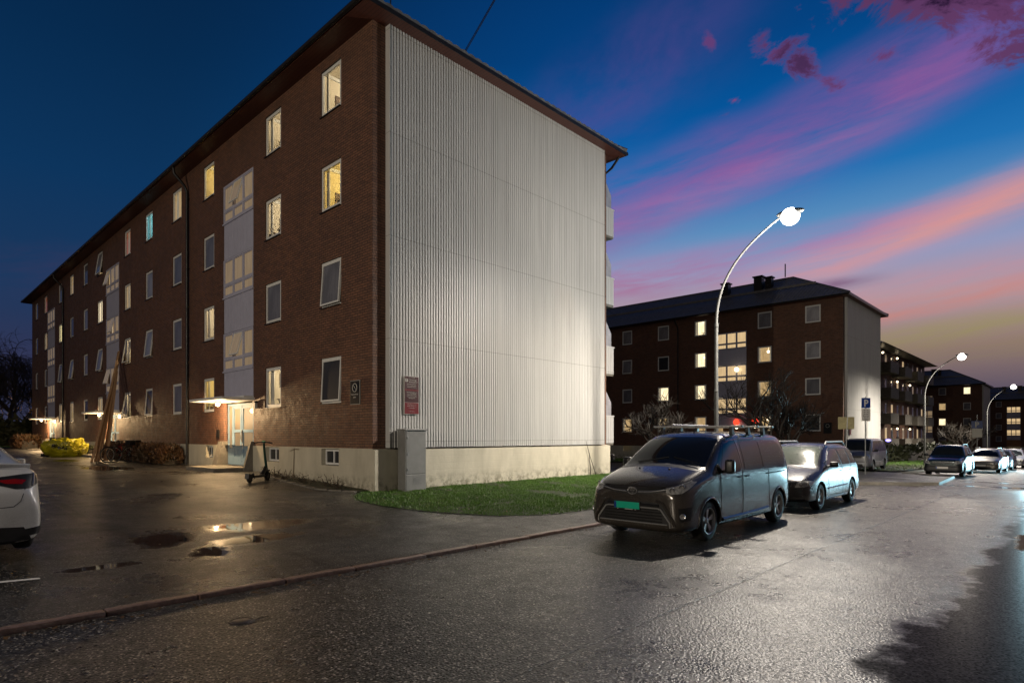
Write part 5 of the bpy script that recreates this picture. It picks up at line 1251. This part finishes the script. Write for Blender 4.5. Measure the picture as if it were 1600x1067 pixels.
# lamps in the trees / on the second block
t=thing('wall_lamp','warm glowing lamp on the second block under a lit window','lamp',(42.2,7.9,7.55)); m=MB(); m.ball(Vector((-.1,0,0)),.2,12); m.build('globe',M['bulb'],t); m=MB(); m.box(-.1,.2,-.04,.04,.1,.2); m.build('bracket',M['pipe'],t)
t=thing('string_lamp','violet glowing lamp at the foot of the balcony block','lamp',(54.6,-.9,1.4)); m=MB(); m.ball(Vector((0,0,0)),.22,10,(1.3,1,.6)); m.build('globe',M['violet'],t); m=MB(); m.tube([(0,0,-2.2),(0,0,-.1)],.03,6); m.build('post',M['pipe'],t)
# red christmas figures in a ground-floor window, built as glowing balls
for i,(yy,zz) in enumerate(((6.75,3.05),(8.35,3.0))):
    t=thing('red_figure',('left' if i else 'right')+' red christmas figure, built as glowing balls, in the window behind the bare trees','lamp',(42.15,yy-.4,zz),0,'red window figures'); m=MB(); m.ball(Vector((0,0,0)),.26,12,(.6,1,1.1)); m.build('figure_body',M['red_glow'],t); m=MB(); m.ball(Vector((0,-.02,-.42)),.18,10,(.5,.8,1)); m.build('figure_lower',M['bulb'],t)
# --- e-scooter
def scooter():
    a=Vector((-1.85,3.55)); b=Vector((-1.10,4.10)); an=math.atan2(b.y-a.y,b.x-a.x)
    t=thing('electric_scooter','dark green electric scooter parked beside the nearest doorstep','scooter',(a.x,a.y,H(a.x,a.y)),an)
    L=.98
    def wh(x,r,nm):
        e=MB(); mt=Matrix.Translation((x,0,r))@Matrix.Rotation(PI/2,4,'X'); e.lathe([(r*.62,-.03),(r*.9,-.032),(r,-.015),(r,.015),(r*.9,.032),(r*.62,.03)],24,mt,True); o=e.build(nm,M['rubber'],t,smooth=True)
        q=MB(); q.lathe([(0,-.025),(r*.64,-.025),(r*.64,.025),(0,.025)],16,mt); q.build('hub',M['disc'],o)
    wh(0,.125,'rear_wheel'); wh(L,.14,'front_wheel')
    d=MB(); d.bbox(.10,.72,-.10,.10,.13,.20,.025); d.build('deck',M['black'],t,smooth=True,angle=50); d=MB(); d.box(.14,.68,-.085,.085,.2,.205); d.build('grip_mat',M['concrete'],t)
    f=MB(); f.add([(-.12,-.06,.27),(.14,-.06,.27),(.18,-.06,.14),(-.16,-.06,.12),(-.12,.06,.27),(.14,.06,.27),(.18,.06,.14),(-.16,.06,.12)],[(0,1,2,3),(4,7,6,5),(0,4,5,1),(0,3,7,4),(1,5,6,2)]); f.build('rear_mudguard',M['black'],t)
    n=MB(); n.tube([(.66,0,.17),(.80,0,.30),(.88,0,.42)],[.07,.06,.05],10); n.build('neck',M['black'],t,smooth=True)
    gm=simple('scooter_green',(.008,.05,.035),.35); s=MB(); s.tube([(.99,0,.16),(.93,0,.40),(.86,0,.70),(.78,0,1.14)],[.03,.04,.036,.032],10); s.build('stem',gm,t,smooth=True)
    g=MB(); g.tube([(.90,-.04,.14),(.97,-.045,.30)],.018,6); g.tube([(.97,.045,.30),(1.0,.04,.14)],.018,6); g.bbox(.86,1.08,-.045,.045,.28,.33,.02); g.build('fork',M['black'],t)
    h=MB(); h.tube([(.74,-.29,1.15),(.77,-.12,1.17),(.77,.12,1.17),(.74,.29,1.15)],.016,8); h.tube([(.74,-.29,1.15),(.76,-.17,1.165)],.022,8); h.tube([(.74,.29,1.15),(.76,.17,1.165)],.022,8); h.tube([(.80,-.2,1.16),(.83,-.27,1.12)],.008,6); ho=h.build('handlebar',M['black'],t,smooth=True)
    q=MB(); q.bbox(.73,.83,-.05,.05,1.15,1.20,.015); q.build('display_housing',M['black'],ho); q=MB(); q.box(.74,.80,-.03,.03,1.2,1.205); q.build('display',M['green_led'],ho)
    k=MB(); k.tube([(.5,.08,.14),(.42,.2,.0)],.010,6); k.build('kickstand',M['black'],t)
scooter()
# --- bicycles
def bicycle(loc,rz,col,label,lean=.08):
    t=thing('bicycle',label,'bicycle',loc,rz,'bicycles parked by the second door'); t.rotation_euler=(lean,0,rz)
    fm=simple('bike_paint',col,.3,.3); r=.34; wb=1.06
    for x,nm in ((0,'rear_wheel'),(wb,'front_wheel')):
        m=MB(); m.tube([(x+r*math.cos(2*PI*i/30),0,r+r*math.sin(2*PI*i/30)) for i in range(31)],.020,6,False); o=m.build(nm,M['rubber'],t)
        s=MB(); s.tube([(x+(r-.025)*math.cos(2*PI*i/30),0,r+(r-.025)*math.sin(2*PI*i/30)) for i in range(31)],.008,4,False)
        for i in range(14): a=2*PI*i/14; s.tube([(x,.015*(-1)**i,r),(x+(r-.03)*math.cos(a),0,r+(r-.03)*math.sin(a))],.0025,3)
        s.build('rim',M['alu'],o)
        g=MB(); g.tube([(x+(r+.035)*math.cos(R(a)),0,r+(r+.035)*math.sin(R(a))) for a in range(20,175,15)],.018,5); g.build('mudguard',M['black'],t)
    bb=Vector((.43,0,.29)); seat=Vector((.30,0,.80)); hd=Vector((.90,0,.82)); ax=Vector((0,0,r)); fk=Vector((wb,0,r))
    m=MB()
    for a,b,w in ((bb,seat,.016),(seat,hd-Vector((.01,0,.05)),.015),(bb,hd-Vector((-.02,0,.12)),.018),(bb,ax,.010),(seat,ax,.009),(hd+Vector((-.02,0,.08)),hd+Vector((.03,0,-.12)),.019)): m.tube([a,b],w,8)
    m.build('frame',fm,t,smooth=True)
    f=MB(); f.tube([hd+Vector((.03,0,-.12)),Vector((wb-.04,.045,r+.12)),fk+Vector((0,.05,0))],.011,6); f.tube([hd+Vector((.03,0,-.12)),Vector((wb-.04,-.045,r+.12)),fk+Vector((0,-.05,0))],.011,6); f.build('fork',fm,t)
    h=MB(); q=hd+Vector((-.03,0,.14)); h.tube([hd,q],.012,6); h.tube([q+Vector((-.10,-.29,.05)),q+Vector((0,-.16,.03)),q,q+Vector((0,.16,.03)),q+Vector((-.10,.29,.05))],.012,8); h.build('handlebar',M['black'],t)
    s=MB(); s.tube([seat,seat+Vector((-.03,0,.12))],.012,6); s.bbox(.14,.40,-.06,.06,.92,.97,.02); s.build('saddle',M['black'],t)
    c=MB(); c.tube([bb+Vector((0,-.07,0)),bb+Vector((0,.07,0))],.02,8); c.tube([bb+Vector((0,-.07,0)),bb+Vector((.12,-.08,-.12))],.009,5); c.tube([bb+Vector((0,.07,0)),bb+Vector((-.12,.08,.12))],.009,5)
    c.lathe([(.0,-.002),(.09,-.002),(.09,.002),(0,.002)],18,Matrix.Translation(bb+Vector((0,-.05,0)))@Matrix.Rotation(PI/2,4,'X')); c.build('crank',M['disc'],t)
    b=MB(); b.bbox(.95,1.22,-.16,.16,.78,.99,.02); b.build('basket',M['pipe'],t)
bicycle((-2.15,17.9,H(-1,19)),R(25),(.02,.02,.025),'black bicycle parked before the second blue door')
bicycle((-1.75,18.3,H(-1,19)),R(20),(.25,.015,.015),'red bicycle standing just behind the black one',-.08)
bicycle((-1.1,37.0,H(-1,37)),R(80),(.02,.02,.025),'dark bicycle leaning near the farthest blue door',.1)
# --- leaning planks
rr=random.Random(5)
for i in range(6):
    bx=-2.60+.17*i+rr.uniform(-.05,.05); by=18.6+.24*i; z=H(bx,by); top=Vector((-.14,24.2+.10*i,6.1+rr.uniform(-.9,.4)))
    b=Vector((bx,by,z+.02)); t_=top; q=(t_-b); L=q.length; mt=q.to_track_quat('X','Z').to_matrix().to_4x4(); mt.translation=b
    m=MB(); m.bbox(0,L,-.05,.05,-.016,.016,.004,mt)
    o=m.build('plank',M['wood'])
    tag(o,['leftmost','second from left','third from left','third from right','second from right','rightmost'][i]+' of the long planks leaning on the facade','plank','planks leaning against the facade')
# --- yellow bag
def bag():
    t=thing('big_bag','crumpled yellow tarpaulin bag slumped on the driveway by the wall','bag',(-1.95,27.4,H(-2,27)),R(-46))
    bm=bmesh.new(); bmesh.ops.create_icosphere(bm,subdivisions=5,radius=1)
    for v in bm.verts:
        p=v.co.copy(); n=noise.fractal(p*1.6,.8,2.2,4); cr=1-abs(noise.noise(p*3.1+Vector((4,0,0))))
        sc=1+.16*n+.10*cr+.05*noise.noise(p*9)
        sx=abs(p.x)**.8*(1 if p.x>0 else -1); z=p.z
        v.co=Vector((sx*1.02*sc,p.y*.8*sc,max(-.02,(z*.52+.42)*(1+.22*n)*sc*(1-.28*sm(.1,1,-p.x))+.10*noise.noise(Vector((p.x*2.5,p.y*2.5,0))))))
        if v.co.z>.9: v.co.z=.9+(v.co.z-.9)*.6
    bmesh.ops.scale(bm,vec=(1,1,1.02),verts=bm.verts)
    me=bpy.data.meshes.new('bag_fabric'); bm.to_mesh(me); bvh=BVHTree.FromBMesh(bm); bm.free(); me.materials.append(M['yellow']); me.shade_smooth(); me.set_sharp_from_angle(angle=R(24))
    o=bpy.data.objects.new('bag_fabric',me); COL.objects.link(o); o.parent=t
    for s,x,z,sz in (('BIG',.0,.50,.30),('BAG',.38,.42,.26)):
        q=textmesh(s,sz,Matrix.Translation((x,-3,z))@Matrix.Rotation(PI/2,4,'X'),'lettering',M['signblack'],o,0,.012)
        for v in q.data.vertices:
            h=bvh.ray_cast(v.co,Vector((0,1,0)))
            if h[0] is not None: v.co=h[0]-Vector((0,.012,0))
    b=MB(); b.bbox(-1.35,-1.0,-.1,.1,0,.16,.02); b.build('weight',M['dark'],t)
bag()
# --- bare trees
def tree(name,label,loc,hh,spread,seed,levels=5,lean=(0,0),weep=False,trunk=.16,group=None,nb=(3,4),low=.25,twig=1.0):
    rr=random.Random(seed); t=thing(name,label,'tree',loc,0,group); T=MB(); C=MB()
    def rec(p,d,L,r,lv,mb):
        n=3 if lv<2 else 4; pts=[p]; q=p.copy(); dd=d.copy()
        for i in range(n):
            jit=Vector((rr.gauss(0,1),rr.gauss(0,1),rr.gauss(0,.7)))*.16
            dd=(dd+jit+Vector((0,0,(-.28 if weep and lv<=2 else .10)))).normalized(); q=q+dd*(L/n); pts.append(q.copy())
        mb.tube(pts,[r*(1-.42*i/n) for i in range(n+1)],6 if lv>3 else (4 if lv>1 else 3),False)
        if lv<=0: return
        k=rr.randint(*nb)+(1 if lv<3 else 0)
        for j in range(k):
            s=1 if j==0 else rr.uniform(.35,1); idx=min(n,max(1,int(s*n+.5))); base=pts[idx]
            a=rr.uniform(0,2*PI); tl=rr.uniform(.45,.95)*spread; ort=dd.orthogonal().normalized(); o2=dd.cross(ort)
            nd=(dd*math.cos(tl)+(ort*math.cos(a)+o2*math.sin(a))*math.sin(tl)).normalized()
            rec(base,nd,L*rr.uniform(.62,.86),r*(.58 if j else .66),lv-1,C)
    tp=[Vector((0,0,-.2))]; d=Vector((lean[0],lean[1],1)).normalized(); q=Vector((0,0,0)); tp.append(q.copy()); TL=hh*low
    for i in range(3): d=(d+Vector((rr.gauss(0,.09),rr.gauss(0,.09),0))).normalized(); q=q+d*TL/3; tp.append(q.copy())
    T.tube(tp,[trunk*1.35,trunk*1.1,trunk,trunk*.92,trunk*.85],9); T.build('trunk',M['bark'],t,smooth=True)
    for j in range(5):
        a=2*PI*j/5+rr.uniform(-.4,.4); tl=rr.uniform(.35,.85)*spread
        rec(q-Vector((0,0,rr.uniform(0,TL*.25))),Vector((math.cos(a)*math.sin(tl),math.sin(a)*math.sin(tl),math.cos(tl))),hh*.24,trunk*.55,levels-1,C)
    C.build('crown',M['bark'],t,fix=False); return t
tree('bare_tree','low spreading bare tree between the foreground gable and the van roof',(17.0,1.2,H(17,1)),4.6,1.1,11,5,trunk=.17,low=.22,nb=(2,4))
tree('bare_tree','wide upright bare tree behind the grey van roof bars',(26.5,-.3,H(26,0)),6.8,.85,23,6,trunk=.22,low=.2,nb=(2,3))
tree('bare_tree','second stem of bare branches just right of the wide tree',(29.0,-1.0,H(29,0)),5.6,.95,31,5,trunk=.15,low=.2)
tree('bare_tree','bare tree before the third block under the second lamp',(96,-2.5,H(96,-2)),7,1,41,4,trunk=.2)
tree('bare_tree','dark bare tree standing left of the third block corner',(84,-2.4,H(84,-2)),6,1,43,4,trunk=.2)
tree('birch','tall weeping birch at the far left behind the dark hedge',(.2,66,.6),13,.75,51,6,weep=True,trunk=.26,low=.3)
tree('bare_tree','rounded bare tree beside the far left corner of the block',(2.4,72,.6),9.5,.9,53,5,trunk=.2,low=.25)
tree('bare_tree','bare tree with low limbs behind the far hedge',(-2.6,64,.6),9,.9,57,5,trunk=.2,low=.25)
tree('bare_tree','small bare tree at the far end of the driveway',(3.4,63,.6),7,.9,59,5,trunk=.15,low=.2)
t=thing('garden_lamp','orange light glowing among the trees beyond the hedge','lamp',(-.2,75,.6)); m=MB(); m.tube([(0,0,0),(0,0,3.9)],.05,8); m.build('post',M['pipe'],t); m=MB(); m.ball(Vector((0,0,4.1)),.32,10); m.build('globe',emis('orange_globe',(1,.4,.06),5),t)
l=bpy.data.lights.new('garden_light','POINT'); l.energy=250; l.color=(1,.45,.1); l.shadow_soft_size=.3; o=bpy.data.objects.new('garden_light',l); COL.objects.link(o); o.location=(-.2,74.2,4.7)
# --- hedges
def hedge(name,label,x0,x1,y0,y1,h,m,n,seed,cat='hedge',twigs=True,ls=.05,core=True,rnd=.25):
    rr=random.Random(seed); t=thing(name,label,cat,((x0+x1)/2,(y0+y1)/2,H((x0+x1)/2,(y0+y1)/2)-.02)); wx,wy=(x1-x0)/2,(y1-y0)/2
    if core:
        bm=bmesh.new(); bmesh.ops.create_cube(bm,size=2); bmesh.ops.subdivide_edges(bm,edges=bm.edges,cuts=7,use_grid_fill=True)
        for v in bm.verts:
            p=Vector((v.co.x*wx*.62,v.co.y*wy*.95,(v.co.z+1)/2*h*.66)); nn=noise.noise(p*2.1+Vector((seed,0,0))); v.co=p*(1+.0*nn)+Vector((p.x*.25*nn,0,p.z*.2*nn))
        me=bpy.data.meshes.new('branches'); bm.to_mesh(me); bm.free(); me.materials.append(M['bark']); o=bpy.data.objects.new('branches',me); COL.objects.link(o); o.parent=t
    vs=[];fs=[]
    for i in range(n):
        x=rr.uniform(-1,1);y=rr.uniform(-1,1);z=rr.random()**.6
        k=noise.noise(Vector((x*wx*1.7+seed,y*wy*1.7,0)))*.25+1
        if abs(x)<.7 and z<.75 and rr.random()<.8: x=math.copysign(rr.uniform(.7,1.0),x)
        px=x*wx*(1-rnd*z*z)*(.9+.2*rr.random())*k; py=y*wy*(1-.04*z); pz=z*h*(.92+.16*rr.random())*(.85+.3*abs(noise.noise(Vector((py*1.1,seed,0)))))
        a=rr.uniform(0,2*PI); e=rr.uniform(.2,1.4) if twigs else rr.uniform(-.5,1.2); L=ls*rr.uniform(.6,1.8); w=L*.16 if twigs else L*.42
        d=Vector((math.cos(a)*math.cos(e),math.sin(a)*math.cos(e),math.sin(e))); s=d.cross(Vector((rr.uniform(-1,1),rr.uniform(-1,1),rr.uniform(-1,1)))).normalized()*w; p=Vector((px,py,pz)); j=len(vs)
        vs+=[p-s,p+s,p+d*L+s*.3,p+d*L-s*.3]; fs.append((j,j+1,j+2,j+3))
    me=bpy.data.meshes.new('foliage'); me.from_pydata(vs,[],fs); me.materials.append(m); o=bpy.data.objects.new('foliage',me); COL.objects.link(o); o.parent=t; return t
hedge('hedge','russet clipped hedge along the facade between two entrances',-1.0,-.12,14.3,24.4,.72,M['hedge_brown'],42000,3,ls=.15)
hedge('bush','rounded russet bush by the farthest door','x' and -1.6,.0,47.0,50.0,1.0,M['hedge_brown'],10000,4,'bush',ls=.2)
hedge('bush','low dark bush before the facade right of the yellow bag',-.8,-.1,28.5,33.0,.5,M['hedge_green'],3000,6,'bush',ls=.12)
hedge('hedge','tall dark hedge at the far left beyond the grass strip',-26,-1.5,57.5,59.5,3.1,M['hedge_green'],30000,5,ls=.3,twigs=False,rnd=.1)
hedge('hedge','tall dark hedge closing the gap past the far end of the block',-1.0,24,57.5,59.0,2.6,M['hedge_green'],9000,15,ls=.3,twigs=False,rnd=.1)
hedge('hedge','dark hedge line in front of the balcony block',58,100,-.5,1.0,1.8,M['hedge_green'],9000,8,ls=.3,twigs=False,rnd=.1)
# dead stems in the planting bed
rr=random.Random(9)
for i in range(7):
    y=1.0+i*.72+rr.uniform(-.15,.15); x=-.5+rr.uniform(-.15,.15); t=thing('dead_plant',['withered','dry brown','bare twiggy','thin dead','leafless','brittle','dark withered'][i]+' plant '+['nearest the corner','second from the corner','third from the corner','in the middle of the bed','third from the scooter','second from the scooter','nearest the scooter'][i]+' in the narrow bed','plant',(x,y,H(x,y)+.02),0,'dead plants in the planting bed')
    m=MB()
    for k in range(rr.randint(12,22)):
        a=rr.uniform(0,2*PI); e=rr.uniform(.4,1.4); L=rr.uniform(.15,.42); p=Vector((rr.uniform(-.12,.12),rr.uniform(-.2,.2),0)); d=Vector((math.cos(a)*math.cos(e),math.sin(a)*math.cos(e),math.sin(e))); pts=[p,p+d*L*.6,p+d*L+Vector((d.x*.06,d.y*.06,-.06))]
        m.tube(pts,[.009,.006,.003],4,False)
        for q in range(2): c=pts[1].lerp(pts[2],q*.7); s=.03; m.add([c,c+Vector((s,rr.uniform(-s,s),s*.4)),c+Vector((s*.3,s,rr.uniform(0,s))) ],[(0,1,2)])
    m.build('stems',M['deadplant'],t,fix=False)
# dead ivy stem against the gable plinth
t=thing('climbing_stem','dry climbing stem against the white plinth near its right end','plant',(9.7,-.25,H(9.7,-.25))); m=MB()
m.tube([(0,0,0),(-.05,.02,.8),(-.3,0,1.35)],[.02,.014,.006],5); m.tube([(.35,0,0),(.0,.01,.7),(-.28,0,1.3)],[.015,.01,.005],5)
m.build('stems',M['bark'],t)
# aerial and wires over the roof
t=thing('roof_aerial','thin mast standing up from the foreground roof','aerial',(1.3,1.0,13.5)); m=MB(); m.tube([(0,0,0),(0,0,3.5)],.02,6); m.build('mast',M['pipe'],t)
t=thing('overhead_wire','pair of thin wires running up from the gable eave into the sky','wire',(2.9,-.6,13.4)); 
for k in (0,.10):
    m=MB(); A=Vector((0,k,0)); B_=Vector((-2.5,-9.6,4.2)); m.tube([A.lerp(B_,s/12)-Vector((0,0,.5*math.sin(PI*s/12))) for s in range(13)],.012,5,False); m.build('cable',M['pipe'],t)
# aerial on the next roof
t=thing('roof_aerial','short spike aerial on the ridge of the second block','aerial',(48,5.9,16.6)); m=MB(); m.tube([(0,0,-.3),(0,0,.9)],.05,6); m.build('mast',M['pipe'],t)

# --- fallen leaves and a valve cover
def litter():
    rr=random.Random(77); vs=[];fs=[]
    for i in range(900):
        k=rr.random()
        if k<.35: x,y=rr.uniform(-1.2,11),rr.uniform(-6.9,-.3); z=H(x,y)+.03+(.03 if y>-5.6 else 0)
        elif k<.7: x=rr.uniform(-9,9); y=-7.2-abs(rr.gauss(0,.14)); z=.012
        else: x=rr.uniform(-9,-.6); y=rr.uniform(-6.8,14); z=H(x,y)+.012
        a=rr.uniform(0,2*PI); s=rr.uniform(.015,.04); j=len(vs); c,n=math.cos(a),math.sin(a); t=rr.uniform(-.4,.6)*s
        vs+=[(x-c*s,y-n*s,z),(x+n*s*.6,y-c*s*.6,z+t*.4),(x+c*s,y+n*s,z+t),(x-n*s*.6,y+c*s*.6,z+.004)]; fs+=[(j,j+1,j+2),(j,j+2,j+3)]
    me=bpy.data.meshes.new('leaf_litter'); me.from_pydata(vs,[],fs); me.materials.append(simple('fallen_leaf',(.10,.055,.02),.5,var=.6,scale=3)); o=bpy.data.objects.new('leaf_litter',me); COL.objects.link(o); tag(o,'fallen brown leaves scattered on grass, kerb and driveway',kind='stuff')
litter()
m=MB(); m.lathe([(0,.006),(.085,.006),(.09,.002),(.11,.008),(.12,.0)],24,Matrix.Translation((-6.96,-8.25,0))); o=m.build('valve_cover',M['disc'],smooth=True); tag(o,'small round metal valve cover set in the near road','cover')
